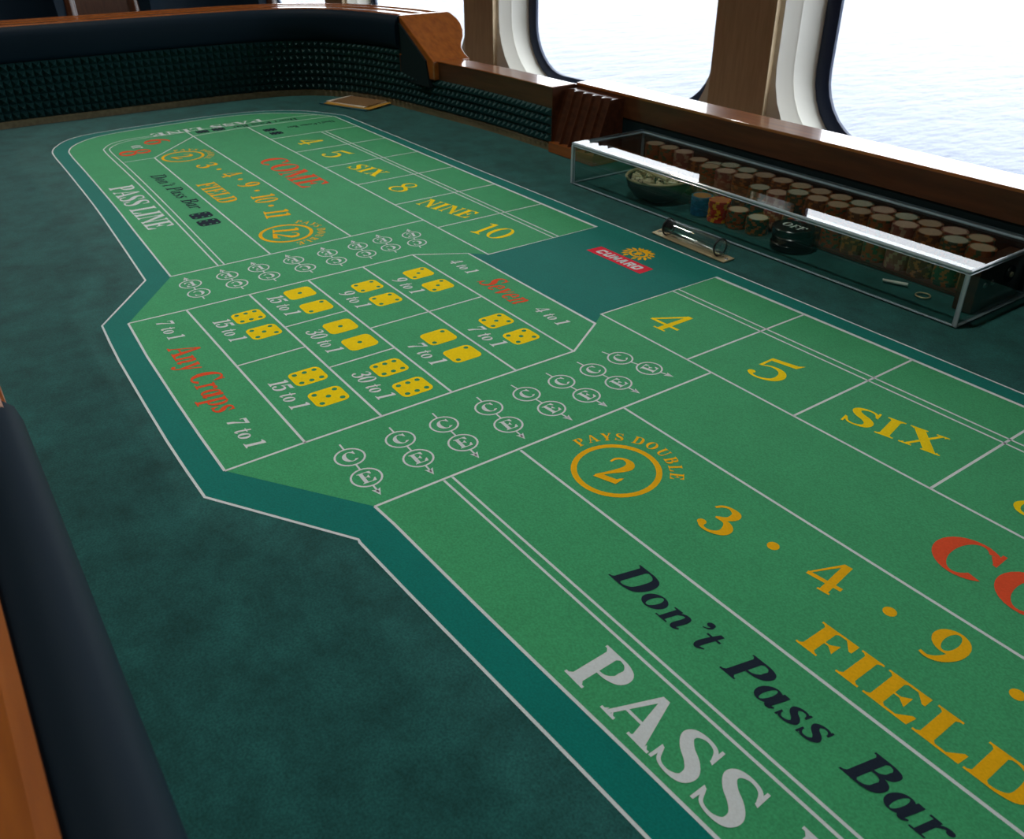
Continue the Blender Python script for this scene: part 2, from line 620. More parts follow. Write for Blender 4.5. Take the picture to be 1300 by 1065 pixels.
for path in (lo_far, lo_near, stick):
    top_path = [(a, -4.36) for a, b_ in path] if path is stick else path
    sweep('low_rail', top_path, LOWTOP, 'wood_rail')
    sweep('rail_fascia', top_path, FASCIA, 'wood_rail_shaded')
    sweep('bumper_backing', path, BACKLOW, 'rubber_back')
    sweep('kick_strip', path, KICK, 'wood_strip')
    bumper('pyramid_bumper', path, 0.10, 0.57)
NTOP = [(-0.012, 0.835), (-0.012, 0.86), (-0.008, 0.865), (0.42, 0.865), (0.45, 0.85), (0.47, 0.81), (0.47, 0.57), (0.05, 0.57), (0.05, 0.835)]
sweep('low_rail', niche, NTOP, 'wood_rail')
sweep('rail_fascia', niche, FASCIA, 'wood_rail_shaded')
sweep('boxman_wall', niche, [(0.0, 0.0), (0.0, 0.57), (0.12, 0.57), (0.12, 0.0)], 'rubber_back')
for sgn in (-1, 1):     # the jog where the wall steps back to the boxman's place
    bm_ = MB()
    x0, x1 = sorted((sgn * 3.595, sgn * 3.70))
    bm_.box(P(x0, 2.92, 0.0), P(x1, 3.36, 0.84))
    bm_.build('rail_jog', 'wood_dark', table)


def rail_end(sgn, u_top, u_bot, v_in, dirv, panel=True):
    """sloping end of the high rail, cut down to the low one; sgn = direction of descent along u"""
    mb = MB()
    back = u_top - sgn * 0.08

    def front(h):
        return u_bot + (u_top - u_bot) * max(0.0, h - 0.845) / (1.42 - 0.845)
    r0 = [P(back, v_in + dirv * d, h) for d, h in ENDP]
    r1 = [P(front(h), v_in + dirv * d, h) for d, h in ENDP]
    mb.grid([r0, r1], True)
    mb.face(r1[1:-1])
    mb.face([r1[0], r1[1], r1[-2], r1[-1]])
    mb.face(r0[::-1])
    o = mb.build('rail_end', 'wood_rail', table)
    bv = o.modifiers.new('bevel', 'BEVEL')
    bv.width = 0.0025
    bv.segments = 2
    bv.limit_method = 'ANGLE'
    bv.angle_limit = R(50)
    if not panel:
        return
    # dark panel on the inner cheek, under the sloping arm
    pm = MB()
    f = -dirv * 0.03
    d = u_bot - u_top
    poly = [(u_top - sgn * 0.30, 0.45), (u_top - sgn * 0.30, 1.36), (u_top - sgn * 0.06, 1.36), (u_top + d * 0.80, 0.84), (u_top + d * 0.90, 0.45)]
    a_ = [P(x, v_in + f, h) for x, h in poly]
    c_ = [P(x, v_in - f, h) for x, h in poly]
    pm.grid([a_, c_], True)
    pm.face(a_)
    pm.face(c_[::-1])
    pm.build('rail_end_panel', 'rubber_back', table)


pk = half_s[K_HI]
rail_end(1, pk[0], -6.28, pk[1] + 0.02, 1)
rail_end(-1, -pk[0], 6.28, pk[1] + 0.02, 1)
rail_end(1, -2.38, -1.55, -4.365, -1, False)
rail_end(-1, 2.38, 1.55, -4.365, -1, False)

# body and legs
body = half_s + stick[1:-1] + mirror_s + [(3.6, 3.35), (-3.6, 3.35)]
bns = outward(body + [body[0]])[:-1]
bm_ = MB()
out = []
for p in body:
    c = Vector((p[0] * 0.985, p[1] + 0.05 * (1 if p[1] > 0 else -1)))
    out.append((c.x * L, c.y * L))
bm_.prism(out[::-1], Z0 - 0.26, Z0 - 0.021)
bm_.build('table_body', 'wood_dark', table)
for u in (-7.5, 0, 7.5):
    for v in (-3.2, 2.0):
        c = P(u, v)
        lg = MB()
        lg.lathe([(0.0, 0.0), (0.07, 0.0), (0.075, 0.03), (0.05, 0.08), (0.06, 0.3), (0.075, Z0 - 0.262), (0.0, Z0 - 0.262)], 20, (c.x, c.y, 0))
        lg.build('leg', 'wood_dark', table, smooth=40)

# ------------------------------------------------------------------ lettering: a bold bracketed serif drawn as strokes
GL = {}


class G:
    def __init__(s, ch, adv):
        s.f, s.adv = [], adv
        GL[ch] = s

    def p(s, *pts):
        s.f.append(list(pts))
        return s

    def r(s, x0, y0, x1, y1):
        return s.p((x0, y0), (x1, y0), (x1, y1), (x0, y1))

    def st(s, pts, n=5, closed=False):
        q = catmull(pts, n, closed)
        if closed:
            q = q + [q[0]]
        lft, rgt = [], []
        N = len(q)
        for k in range(N):
            if closed:
                a, b_ = q[(k - 1) % (N - 1)], q[(k + 1) % (N - 1)]
            else:
                a, b_ = q[max(0, k - 1)], q[min(N - 1, k + 1)]
            dx, dy = b_[0] - a[0], b_[1] - a[1]
            l_ = math.hypot(dx, dy) or 1
            w = q[k][2] / 2
            lft.append((q[k][0] - dy / l_ * w, q[k][1] + dx / l_ * w))
            rgt.append((q[k][0] + dy / l_ * w, q[k][1] - dx / l_ * w))
        for k in range(N - 1):
            s.p(lft[k], rgt[k], rgt[k + 1], lft[k + 1])
        return s

    def el(s, cx, cy, rx, ry, tk, tn, a0=0, a1=360, n=26):
        for k in range(n):
            a, b_ = R(a0 + (a1 - a0) * k / n), R(a0 + (a1 - a0) * (k + 1) / n)
            o_ = lambda t: (cx + (rx + tk / 2) * math.cos(t), cy + (ry + tn / 2) * math.sin(t))
            i_ = lambda t: (cx + (rx - tk / 2) * math.cos(t), cy + (ry - tn / 2) * math.sin(t))
            s.p(i_(a), o_(a), o_(b_), i_(b_))
        return s

    def dot(s, cx, cy, r, n=14):
        return s.p(*[(cx + r * math.cos(2 * math.pi * k / n), cy + r * math.sin(2 * math.pi * k / n)) for k in range(n)])

    def ser(s, x, w, y, o_=0.09, t=0.055):
        y0, y1 = (0, t) if y == 0 else (y - t, y)
        s.r(x - o_, y0, x + w + o_, y1)
        k = 1 if y == 0 else -1
        b_ = y1 if y == 0 else y0
        return s.p((x - o_ * .5, b_), (x, b_), (x, b_ + k * .06)).p((x + w, b_), (x + w + o_ * .5, b_), (x + w, b_ + k * .06))

    def stem(s, x, w=0.2, y0=0.0, y1=1.0, o_=0.09):
        s.r(x, y0, x + w, y1)
        if y0 == 0:
            s.ser(x, w, 0, o_)
        if y1 is not None:
            s.ser(x, w, y1, o_)
        return s


G('I', .46).stem(.13)
G('L', .74).stem(.13).r(.3, 0, .7, .06).p((.52, .05), (.72, 0), (.74, .32), (.69, .32))
G('E', .78).stem(.13).r(.3, 0, .72, .06).p((.54, .05), (.74, 0), (.77, .3), (.72, .3)).r(.3, .94, .7, 1).p((.52, .95), (.72, 1), (.72, .72), (.67, .72)) \
    .r(.3, .49, .5, .54).p((.4, .515), (.55, .34), (.55, .69))
G('F', .72).stem(.13).r(.3, .94, .68, 1).p((.5, .95), (.7, 1), (.7, .7), (.65, .7)).r(.3, .47, .48, .52).p((.38, .495), (.53, .32), (.53, .67))
G('P', .76).stem(.13).st([(.28, .972, .056), (.48, .955, .08), (.61, .86, .17), (.635, .73, .21), (.6, .59, .17), (.46, .48, .08), (.28, .455, .056)])
G('B', .8).stem(.13).st([(.28, .972, .056), (.46, .955, .08), (.575, .87, .17), (.59, .76, .19), (.56, .64, .16), (.44, .555, .07), (.28, .535, .056)]) \
    .st([(.28, .535, .056), (.5, .52, .08), (.64, .42, .18), (.66, .28, .21), (.62, .13, .17), (.48, .04, .08), (.28, .028, .056)])
G('R', .86).stem(.13).st([(.28, .972, .056), (.48, .955, .08), (.6, .86, .17), (.62, .74, .2), (.58, .6, .17), (.45, .51, .08), (.28, .49, .056)]) \
    .p((.38, .5), (.58, .5), (.82, .0), (.6, .0)).r(.58, 0, .88, .055)
G('D', .88).stem(.13).st([(.28, .97, .06), (.5, .955, .08), (.68, .82, .18), (.735, .5, .23), (.68, .18, .18), (.5, .045, .08), (.28, .03, .06)])
G('O', .9).el(.45, .5, .31, .47, .23, .06)
G('C', .82).el(.45, .5, .31, .47, .23, .06, 52, 318).p((.68, .99), (.74, .99), (.75, .64), (.69, .66)).p((.6, .84), (.7, .9), (.72, .68), (.68, .7))
G('S', .72).st([(.6, .72, .05), (.52, .91, .07), (.35, .965, .07), (.19, .9, .13), (.15, .76, .18), (.26, .6, .21), (.44, .47, .22), (.55, .31, .2), (.52, .12, .14), (.35, .035, .07), (.17, .08, .06), (.08, .27, .05)]) \
    .p((.57, .99), (.62, .99), (.63, .67), (.57, .7)).p((.04, .01), (.09, .01), (.1, .3), (.04, .33))
G('A', .92).p((.43, 1), (.55, 1), (.86, .03), (.63, .03)).p((.43, 1), (.49, .9), (.19, .03), (.12, .03)).r(.24, .3, .66, .36).ser(.13, .08, 0).ser(.65, .2, 0)
G('N', .92).stem(.13, .07).stem(.72, .07, 0, 1).p((.1, 1), (.3, 1), (.79, 0), (.72, 0)).p((.3, 1), (.79, .0), (.79, .18), (.34, 1))
G('M', 1.08).stem(.12, .07).stem(.78, .2).p((.1, 1), (.3, 1), (.58, .02), (.5, .02)).p((.8, 1), (.86, 1), (.56, .02), (.5, .02)).p((.2, 1), (.34, 1), (.6, .15), (.55, .02))
G('X', .9).p((.1, 1), (.34, 1), (.82, 0), (.58, 0)).p((.67, 1), (.75, 1), (.24, 0), (.16, 0)).ser(.13, .2, 1, .08).ser(.67, .08, 1, .09).ser(.16, .08, 0, .09).ser(.59, .22, 0, .08)
G('Y', .84).p((.06, 1), (.28, 1), (.5, .5), (.5, .38), (.34, .42)).p((.68, 1), (.76, 1), (.5, .42), (.44, .5)).stem(.33, .19, 0, .45).ser(.1, .15, 1, .08).ser(.66, .08, 1, .08)
G('U', .9).st([(.23, 1, .2), (.23, .6, .2), (.24, .3, .2), (.33, .1, .15), (.48, .05, .09), (.64, .12, .08), (.71, .32, .07), (.71, .7, .07), (.71, 1, .07)]).ser(.13, .2, 1).ser(.675, .07, 1)
G('0', .72).el(.36, .5, .23, .47, .18, .06)
G('1', .5).r(.17, 0, .37, 1).ser(.17, .2, 0, .12).p((.02, .93), (.2, 1), (.37, 1), (.2, .84), (.02, .88))
G('2', .7).st([(.1, .72, .05), (.15, .88, .07), (.3, .965, .08), (.48, .9, .17), (.54, .74, .21), (.46, .56, .17), (.28, .33, .1), (.1, .1, .07), (.06, .06, .05)]) \
    .p((.04, 0), (.58, 0), (.64, .28), (.58, .26), (.52, .17), (.1, .17))
G('3', .68).st([(.1, .82, .06), (.2, .94, .07), (.34, .97, .08), (.5, .88, .17), (.52, .75, .18), (.44, .61, .12), (.24, .53, .05)]) \
    .st([(.24, .53, .05), (.46, .49, .12), (.57, .33, .2), (.54, .14, .17), (.36, .03, .08), (.18, .06, .08), (.1, .2, .16)]).dot(.11, .2, .09)
G('4', .74).p((.4, 1), (.56, 1), (.56, .2), (.4, .2)).p((.4, 1), (.48, 1), (.1, .36), (.02, .3)).r(.02, .24, .7, .34).r(.36, 0, .6, .05).r(.4, 0, .56, .3)
G('5', .68).p((.12, 1), (.54, 1), (.62, 1.04), (.56, .82), (.14, .82)).p((.12, 1), (.19, 1), (.14, .55), (.07, .5)) \
    .st([(.09, .53, .05), (.3, .62, .08), (.48, .54, .17), (.54, .34, .2), (.48, .13, .16), (.3, .03, .08), (.14, .07, .08), (.1, .19, .15)]).dot(.11, .2, .09)
G('6', .74).el(.38, .33, .21, .3, .19, .06).st([(.16, .33, .19), (.18, .58, .18), (.3, .83, .14), (.46, .95, .08), (.58, .93, .06)])
G('7', .66).p((.08, 1), (.62, 1), (.62, .93), (.56, .82), (.14, .84)).p((.08, 1), (.13, 1), (.12, .68), (.07, .68)).p((.52, .86), (.62, .94), (.38, .35), (.33, 0), (.14, 0), (.2, .3))
G('8', .72).el(.36, .74, .18, .23, .16, .06).el(.36, .27, .22, .24, .19, .06)
G('9', .74).el(.36, .67, .21, .3, .19, .06).st([(.58, .67, .19), (.56, .42, .18), (.44, .17, .14), (.28, .05, .08), (.14, .07, .06)])
G('a', .6).el(.24, .31, .15, .28, .16, .05).st([(.44, .62, .14), (.43, .4, .15), (.42, .15, .15), (.46, .03, .1), (.56, .1, .04)])
G('e', .54).el(.27, .31, .17, .28, .16, .05, 30, 320).r(.14, .3, .5, .35).p((.38, .35), (.5, .35), (.46, .5), (.38, .5))
G('n', .64).r(.1, 0, .24, .6).p((.02, .6), (.24, .62), (.24, .54), (.02, .56)).st([(.2, .42, .05), (.3, .56, .08), (.42, .56, .13), (.46, .4, .15), (.45, .15, .15), (.49, .03, .1), (.6, .1, .04)]).r(.02, 0, .32, .045)
G('m', .92).r(.1, 0, .24, .6).st([(.2, .42, .05), (.3, .56, .08), (.4, .56, .12), (.44, .4, .14), (.44, 0, .14)]).st([(.46, .42, .05), (.58, .56, .08), (.68, .56, .12), (.72, .4, .14), (.72, 0, .14)]).r(.02, .55, .24, .6)
G('o', .58).el(.29, .31, .18, .28, .17, .05)
G('p', .62).r(.1, -.28, .25, .6).el(.33, .31, .16, .28, .15, .05).r(.02, -.3, .36, -.25).r(.02, .55, .2, .6)
G('r', .5).r(.1, 0, .24, .6).st([(.2, .4, .05), (.3, .54, .08), (.42, .57, .09)]).dot(.43, .53, .075).r(.02, 0, .32, .045).r(.02, .55, .2, .6)
G('s', .48).st([(.4, .46, .04), (.34, .57, .06), (.22, .585, .07), (.13, .5, .13), (.18, .38, .15), (.32, .26, .16), (.37, .14, .14), (.28, .04, .08), (.14, .04, .06), (.06, .16, .04)]) \
    .p((.37, .62), (.42, .62), (.42, .42), (.37, .44)).p((.04, 0), (.09, 0), (.09, .2), (.04, .22))
G('t', .42).st([(.24, .82, .1), (.21, .5, .14), (.2, .18, .15), (.25, .04, .1), (.38, .12, .04)]).r(.04, .55, .38, .61)
G('v', .56).p((.02, .62), (.2, .62), (.36, .1), (.27, 0), (.22, 0)).p((.44, .62), (.52, .62), (.28, 0), (.24, .08)).r(.0, .57, .24, .62)
G('y', .58).p((.02, .62), (.2, .62), (.36, .1), (.3, -.02), (.24, .02)).st([(.5, .6, .08), (.36, .1, .08), (.26, -.18, .08), (.12, -.26, .1)]).dot(.1, -.2, .07).r(0, .57, .25, .62)
G("'", .24).dot(.12, .88, .09).st([(.2, .86, .06), (.18, .74, .05), (.08, .66, .03)])
G('⁴', .8).p((.44, 1.0), (.56, 1.0), (.52, .0), (.38, .0)).p((.44, 1), (.52, .98), (.1, .34), (.0, .3)).r(.0, .25, .74, .33).r(.3, 0, .6, .045)
G('⁵', .7).p((.14, .98), (.62, 1.0), (.72, 1.08), (.64, .86), (.16, .86)).p((.14, .98), (.19, .98), (.13, .56), (.07, .53)) \
    .st([(.09, .55, .04), (.3, .62, .06), (.5, .54, .12), (.58, .34, .15), (.52, .13, .11), (.34, .03, .06), (.16, .05, .06), (.08, .16, .11)]).dot(.1, .17, .07)
G('⁸', .74).st([(.36, .53, .09), (.22, .62, .11), (.17, .76, .11), (.24, .92, .06), (.38, .97, .05), (.53, .9, .06), (.57, .76, .09), (.5, .62, .06), (.36, .53, .09), (.18, .42, .07), (.1, .26, .1), (.16, .09, .07), (.36, .025, .05), (.57, .09, .08), (.64, .26, .12), (.56, .41, .13), (.36, .53, .1)])
G('⁰', .78).el(.4, .5, .28, .47, .15, .05)
G('¹', .46).r(.17, 0, .31, 1).ser(.17, .14, 0, .12).p((.02, .95), (.2, 1), (.31, 1), (.2, .9), (.02, .91))
GL[' '] = type('sp', (), {'f': [], 'adv': .34})()


def text_width(s):
    return sum(GL[c].adv for c in s)


def text_faces(mb, s, u, v, size, width=None, rot=0.0, shear=0.0, h=0.006, mi=0):
    """u,v = left end of the base line; width = printed length along it"""
    sx = (width / text_width(s)) if width else size
    ca, sa = math.cos(R(rot)), math.sin(R(rot))
    x = 0.0
    for c in s:
        g = GL[c]
        lay = 0
        for f in g.f:
            pts = []
            for a, b_ in f:
                px, py = (x + a) * sx + shear * b_ * size, b_ * size
                pts.append(P(u + px * ca - py * sa, v + px * sa + py * ca, h))
            for p_ in pts:
                p_.z += lay * 4e-6
            lay += 1
            mb.face(pts, mi)
        x += g.adv


def up_only(me):
    bm = bmesh.new()
    bm.from_mesh(me)
    for f in bm.faces:
        f.normal_update()
        if f.normal.z < 0:
            f.normal_flip()
    bm.to_mesh(me)
    bm.free()


def printed(mb, name, mats, label=None):
    o = mb.build(name, mats, felt_bed, fix=False)
    up_only(o.data)
    if label:
        o['label'] = label
    return o


H1, H2, H3, H4, H5 = 0.0005, 0.0010, 0.0015, 0.0020, 0.0025     # print layers, each under a tenth of a millimetre


def word(s, u, v, size, width, mat, rot=0.0, shear=0.0, name='printed_word'):
    if ' ' in s and ' to ' not in s:       # each word of a phrase is a piece of its own
        sx = width / text_width(s)
        x = 0.0
        for w_ in s.split(' '):
            word(w_, u + x * sx * math.cos(R(rot)), v + x * sx * math.sin(R(rot)), size, text_width(w_) * sx, mat, rot, shear, name)
            x += text_width(w_) + GL[' '].adv
        return
    mb = MB()
    text_faces(mb, s, u, v, size, width, rot, shear, H4)
    cname = {'white': 'white', 'yellow': 'yellow', 'gold': 'golden yellow', 'red': 'red', 'black': 'black'}[mat]
    plain = s.translate(str.maketrans('⁰¹⁴⁵⁸', '01458'))
    return printed(mb, name, mat, '%s %s printed on the green cloth' % (cname, plain))


def line(pts, w=0.018, mat='white', closed=False, h=H3, name='printed_line'):
    mb = MB()
    if closed:
        pts = list(pts) + [pts[0]]
    N = len(pts)
    lf, rg = [], []
    for k in range(N):
        if closed:
            a, b_ = pts[(k - 1) % (N - 1)], pts[(k + 1) % (N - 1)]
        else:
            a, b_ = pts[max(0, k - 1)], pts[min(N - 1, k + 1)]
        t = Vector((b_[0] - a[0], b_[1] - a[1])).normalized()
        # widen at corners so that the line keeps its breadth
        seg = Vector((pts[min(N - 1, k + 1)][0] - pts[k][0], pts[min(N - 1, k + 1)][1] - pts[k][1])) if k < N - 1 else Vector((pts[k][0] - pts[k - 1][0], pts[k][1] - pts[k - 1][1]))
        seg = seg.normalized() if seg.length > 0 else t
        c = max(0.5, abs(t.dot(seg)))
        ww = w / 2 / c
        lf.append(P(pts[k][0] - t.y * ww, pts[k][1] + t.x * ww, h))
        rg.append(P(pts[k][0] + t.y * ww, pts[k][1] - t.x * ww, h))
    for k in range(N - 1):
        mb.face([lf[k], rg[k], rg[k + 1], lf[k + 1]])
    return printed(mb, name, mat)


def area(poly, mat, h, name):
    me = bpy.data.meshes.new(name)
    pts = [P(a, b_, h) for a, b_ in poly]
    me.from_pydata([tuple(p) for p in pts], [], [tuple(t) for t in tessellate_polygon([pts])])
    me.materials.append(M[mat])
    up_only(me)
    o = bpy.data.objects.new(name, me)
    col.objects.link(o)
    place_child(o, felt_bed)
    return o


def mir(pts):
    return [(-a, b_) for a, b_ in reversed(pts)]


# --- outlines (far half measured; near end beyond the frame mirrors it)
far_inner = catmull([(-2.064, -2.717), (-3.4, -2.67), (-4.63, -2.623), (-6.2, -2.585), (-7.2, -2.568), (-7.55, -2.53), (-7.85, -2.385), (-8.12, -2.10), (-8.25, -1.7), (-8.31, -1.1),
                     (-8.36, -0.4), (-8.34, 0.1), (-8.2, 0.6), (-7.9, 1.0), (-7.62, 1.22), (-7.34, 1.395)], 5)
far_outer = catmull([(-2.112, -2.934), (-3.4, -2.87), (-4.77, -2.812), (-6.4, -2.775), (-7.3, -2.762), (-7.66, -2.725), (-7.94, -2.61), (-8.2, -2.43), (-8.37, -2.15), (-8.45, -1.7), (-8.5, -1.1),
                     (-8.53, -0.4), (-8.5, 0.15), (-8.36, 0.68), (-8.05, 1.12), (-7.7, 1.36), (-7.3, 1.56)], 5)
near_inner = mir(far_inner)[:-12] + [(2.8, -2.755), (2.128, -2.768)]
near_inner = [(a, b_ - 0.045 * min(1, max(0, (8 - a) / 5))) for a, b_ in mir(far_inner)]
near_inner[-1] = (2.128, -2.768)
near_outer = [(a, b_ - 0.06 * min(1, max(0, (8 - a) / 5))) for a, b_ in mir(far_outer)]
near_outer[-1] = (2.34, -2.976)
bow_out = [(-1.327, -3.487), (-0.95, -3.51), (-0.578, -3.527), (0.218, -3.543), (0.742, -3.55), (1.133, -3.548), (1.470, -3.541)]
bow_in = [(-1.248, -3.299), (-0.549, -3.333), (0.281, -3.350), (0.787, -3.356), (1.278, -3.356)]

outer = [(-0.76, 1.592), (1.0, 1.578), (3.6, 1.555)] + near_outer + bow_out[::-1] + far_outer
near_out_pts = near_outer
outer = [(-7.3, 1.56)][:0] + [(-4.0, 1.57), (-1.86, 1.588), (0.7, 1.58), (3.6, 1.56)] + near_outer + bow_out[::-1] + far_outer
area(outer[::-1], 'felt_teal', H1, 'border_cloth')
line(outer, 0.017, closed=True)

TF = 1.387
seven_far, seven_near = (-0.957, -0.146), (1.001, -0.158)
green = [(-0.815, TF), (-0.815, 0.0), seven_far, seven_near, (0.89, 0.0), (0.89, TF)] + near_inner + bow_in[::-1] + far_inner
area(green[::-1], 'felt_green', H2, 'green_cloth')
# edge lines of the two number blocks with the pass-line sweep
line([(2.128, -2.768)] + near_inner[::-1][1:] + [(0.89, TF), (0.89, 0.0), (2.5, 0.002), (3.88, 0.0), (7.3, 0.0)], 0.018)
line([(-2.064, -2.717)] + far_inner[1:] + [(-0.815, TF), (-0.815, 0.0), (-2.5, 0.0), (-4.64, 0.0), (-7.42, -0.01)], 0.018)
line(bow_in, 0.018)

# --- number boxes
NB = [0.89, 1.89, 2.887, 3.89, 4.87, 5.85, 6.55]
for u in NB[1:]:
    line([(u, 0.0), (u, TF)])
for v in (0.835, 0.905):
    line([(0.89, v), (6.55, v)], 0.016)
FB = [-0.815, -1.785, -2.738, -3.701, -4.64, -5.591, -6.503]
for u in FB[1:]:
    line([(u, 0.0), (u, TF)])
for v in (0.812, 0.878):
    line([(-0.815, v), (-6.48, v - 0.03)], 0.016)
word('⁴', 1.20, 0.185, 0.37, 0.32, 'yellow', 3, name='printed_numeral')
word('⁵', 2.27, 0.19, 0.36, 0.30, 'yellow', 12, name='printed_numeral')
word('SIX', 3.09, 0.215, 0.25, 0.66, 'yellow', 12.5)
word('⁸', 4.25, 0.17, 0.36, 0.30, 'yellow', 12, name='printed_numeral')
word('NINE', 5.02, 0.22, 0.25, 0.72, 'yellow', 12.5)
word('¹⁰', 6.02, 0.21, 0.34, 0.40, 'yellow', 12, name='printed_numeral')
word('¹⁰', -1.49, 0.205, 0.35, 0.42, 'yellow', 13, name='printed_numeral')
word('NINE', -2.64, 0.21, 0.24, 0.80, 'yellow', 14)
word('⁸', -3.38, 0.20, 0.37, 0.30, 'yellow', 13, name='printed_numeral')
word('SIX', -4.49, 0.225, 0.25, 0.62, 'yellow', 11)
word('⁵', -5.29, 0.205, 0.36, 0.30, 'yellow', 12, name='printed_numeral')
word('⁴', -6.17, 0.215, 0.36, 0.32, 'yellow', 3, name='printed_numeral')

# --- near half: come, field, don't pass, pass line
NBASE, FBASE = 2.14, -2.083
line([(NBASE - 0.01, -2.768), (NBASE, 0.0)])
line([(FBASE + 0.015, -2.717), (FBASE, 0.0)])
line([(2.147, -0.862), (4.881, -0.85), (7.72, -0.85)])
line([(2.15, -1.745), (4.98, -1.71), (6.45, -1.69)])
line([(2.145, -2.31), (5.0, -2.275), (6.9, -2.22)], 0.016)
line([(2.145, -2.25), (5.0, -2.215), (6.9, -2.15)], 0.016)
line([(6.45, -2.08), (6.45, -1.69), (7.4, -0.86), (7.42, 0.0), (7.36, 1.36)])
word('COME', 4.17, -0.585, 0.355, 1.50, 'red')
ARC = [('3', -5.657, -1.211, 15), ('4', -5.043, -1.103, 8), ('9', -4.486, -1.073, 0), ('10', -3.831, -1.122, -7), ('11', -3.225, -1.217, -13)]
NARC = [('3', 3.37, -1.235, 15), ('4', 4.02, -1.115, 8), ('9', 4.64, -1.08, 0), ('10', 5.28, -1.11, -7), ('11', 5.92, -1.20, -13)]
for s_, u, v, a in ARC + NARC:
    w = 0.20 * text_width(s_) / 0.7
    w = {'10': 0.33, '11': 0.28}.get(s_, 0.21)
    hh = 0.27
    ca, sa = math.cos(R(a)), math.sin(R(a))
    word(s_, u - w / 2 * ca + hh / 2 * sa, v - w / 2 * sa - hh / 2 * ca, hh, w, 'gold', a, name='printed_numeral')


def dots(pts):
    for u, v in pts:
        mb = MB()
        mb.face([P(u + 0.034 * math.cos(R(20 * k)), v + 0.034 * math.sin(R(20 * k)), H4) for k in range(18)])
        printed(mb, 'printed_dot', 'gold')


dots([(-5.376, -1.146), (-4.771, -1.08), (-4.19, -1.084), (-3.537, -1.165)])
dots([(3.693, -1.169), (4.349, -1.091), (4.973, -1.081), (5.62, -1.15)])


def ring_number(s_, u, v, rot, arc_mid):
    mb = MB()
    ro, ri = 0.28, 0.243
    for k in range(40):
        a, b_ = R(9 * k), R(9 * k + 9)
        mb.face([P(u + ri * math.cos(a), v + ri * math.sin(a), H4), P(u + ro * math.cos(a), v + ro * math.sin(a), H4),
                 P(u + ro * math.cos(b_), v + ro * math.sin(b_), H4), P(u + ri * math.cos(b_), v + ri * math.sin(b_), H4)])
    hh, w = 0.27, (0.20 if len(s_) == 1 else 0.33)
    ca, sa = math.cos(R(rot)), math.sin(R(rot))
    text_faces(mb, s_, u - w / 2 * ca + hh / 2 * sa, v - w / 2 * sa - hh / 2 * ca, hh, w, rot, 0, H4)
    t = 'PAYS DOUBLE'
    span = 148.0
    tot = text_width(t)
    x = 0
    for c in t:
        mid = (x + GL[c].adv / 2) / tot
        a = arc_mid + span / 2 - span * mid
        cu, cv = u + 0.325 * math.cos(R(a)), v + 0.325 * math.sin(R(a))
        if c != ' ':
            ww = GL[c].adv * 0.088
            rr = a - 90
            text_faces(mb, c, cu - ww / 2 * math.cos(R(rr)), cv - ww / 2 * math.sin(R(rr)), 0.085, ww, rr, 0, H4)
        x += GL[c].adv
    printed(mb, 'printed_ring', 'gold', 'gold ring around the number %s with PAYS DOUBLE above it' % s_)


ring_number('2', 2.665, -1.39, 21, 111)
ring_number('12', 6.60, -1.38, -20, 69)
ring_number('12', -2.56, -1.385, -20, 69)
ring_number('2', -6.29, -1.335, 20, 111)
word('FIELD', 4.19, -1.622, 0.21, 1.10, 'gold')
word("Don't", 3.335, -2.045, 0.185, 0.66, 'black', 1, 0.26)
word('Pass', 4.095, -2.035, 0.185, 0.53, 'black', 1, 0.26)
word('Bar', 4.735, -2.03, 0.185, 0.42, 'black', 1, 0.26)
word('PASS LINE', 3.70, -2.625, 0.262, 2.05, 'white', 0.8)
# --- far half
line([(-2.07, -0.87), (-4.9, -0.87), (-7.70, -0.865)])
line([(-2.07, -1.745), (-4.2, -1.71), (-6.446, -1.671)])
line(catmull([(-2.075, -2.268), (-4.318, -2.195), (-5.65, -2.165), (-7.1, -2.145), (-7.40, -2.09), (-7.62, -1.93), (-7.72, -1.70), (-7.735, -1.4), (-7.71, -0.87), (-7.70, 0.2), (-7.68, 0.95), (-7.6, 1.24)], 5), 0.016)
line(catmull([(-2.075, -2.208), (-4.273, -2.13), (-5.96, -2.088), (-7.1, -2.075), (-7.36, -2.02), (-7.54, -1.87), (-7.63, -1.68), (-7.66, -1.4), (-7.66, -0.9)], 5), 0.014)
line([(-6.447, -2.06), (-6.446, -1.671), (-7.36, -0.85), (-7.43, -0.25), (-7.42, 0.4), (-7.37, 1.375)])
word('COME', -5.50, -0.60, 0.36, 1.55, 'red')
word('FIELD', -4.87, -1.61, 0.225, 0.93, 'gold')
word("Don't Pass Bar", -5.60, -1.965, 0.175, 1.66, 'black', 0.5, 0.2)
word('PASS LINE', -5.34, -2.52, 0.275, 1.84, 'white', -0.5)
# lettering that runs across the far end, read from beyond it
word('PASS LINE', -7.86, 0.36, -0.19, -1.72, 'white', 90)


def cross_word(s_, u, v, size, width, mat):
    """base line runs towards -v, letters stand up towards +u side of the far player"""
    word(s_, u, v, size, width, mat, -90)


cross_word("Don't Pass Bar", -7.60, 0.84, 0.13, 1.05, 'black')
cross_word("Don't Come Bar", -7.10, 1.25, 0.13, 0.78, 'black')
word('6', -7.52, -1.57, 0.35, 0.36, 'red', 0, name='printed_numeral')
word('8', -7.06, -2.02, 0.42, 0.34, 'red', 0, name='printed_numeral')
word('or', -7.29, -1.78, 0.22, 0.20, 'white', 0)


# --- printed dice
PIPS = {1: [(0, 0)], 2: [(-1, 1), (1, -1)], 3: [(-1, 1), (0, 0), (1, -1)], 4: [(-1, -1), (-1, 1), (1, -1), (1, 1)],
        5: [(-1, -1), (-1, 1), (0, 0), (1, -1), (1, 1)], 6: [(-1, -1), (-1, 0), (-1, 1), (1, -1), (1, 0), (1, 1)]}


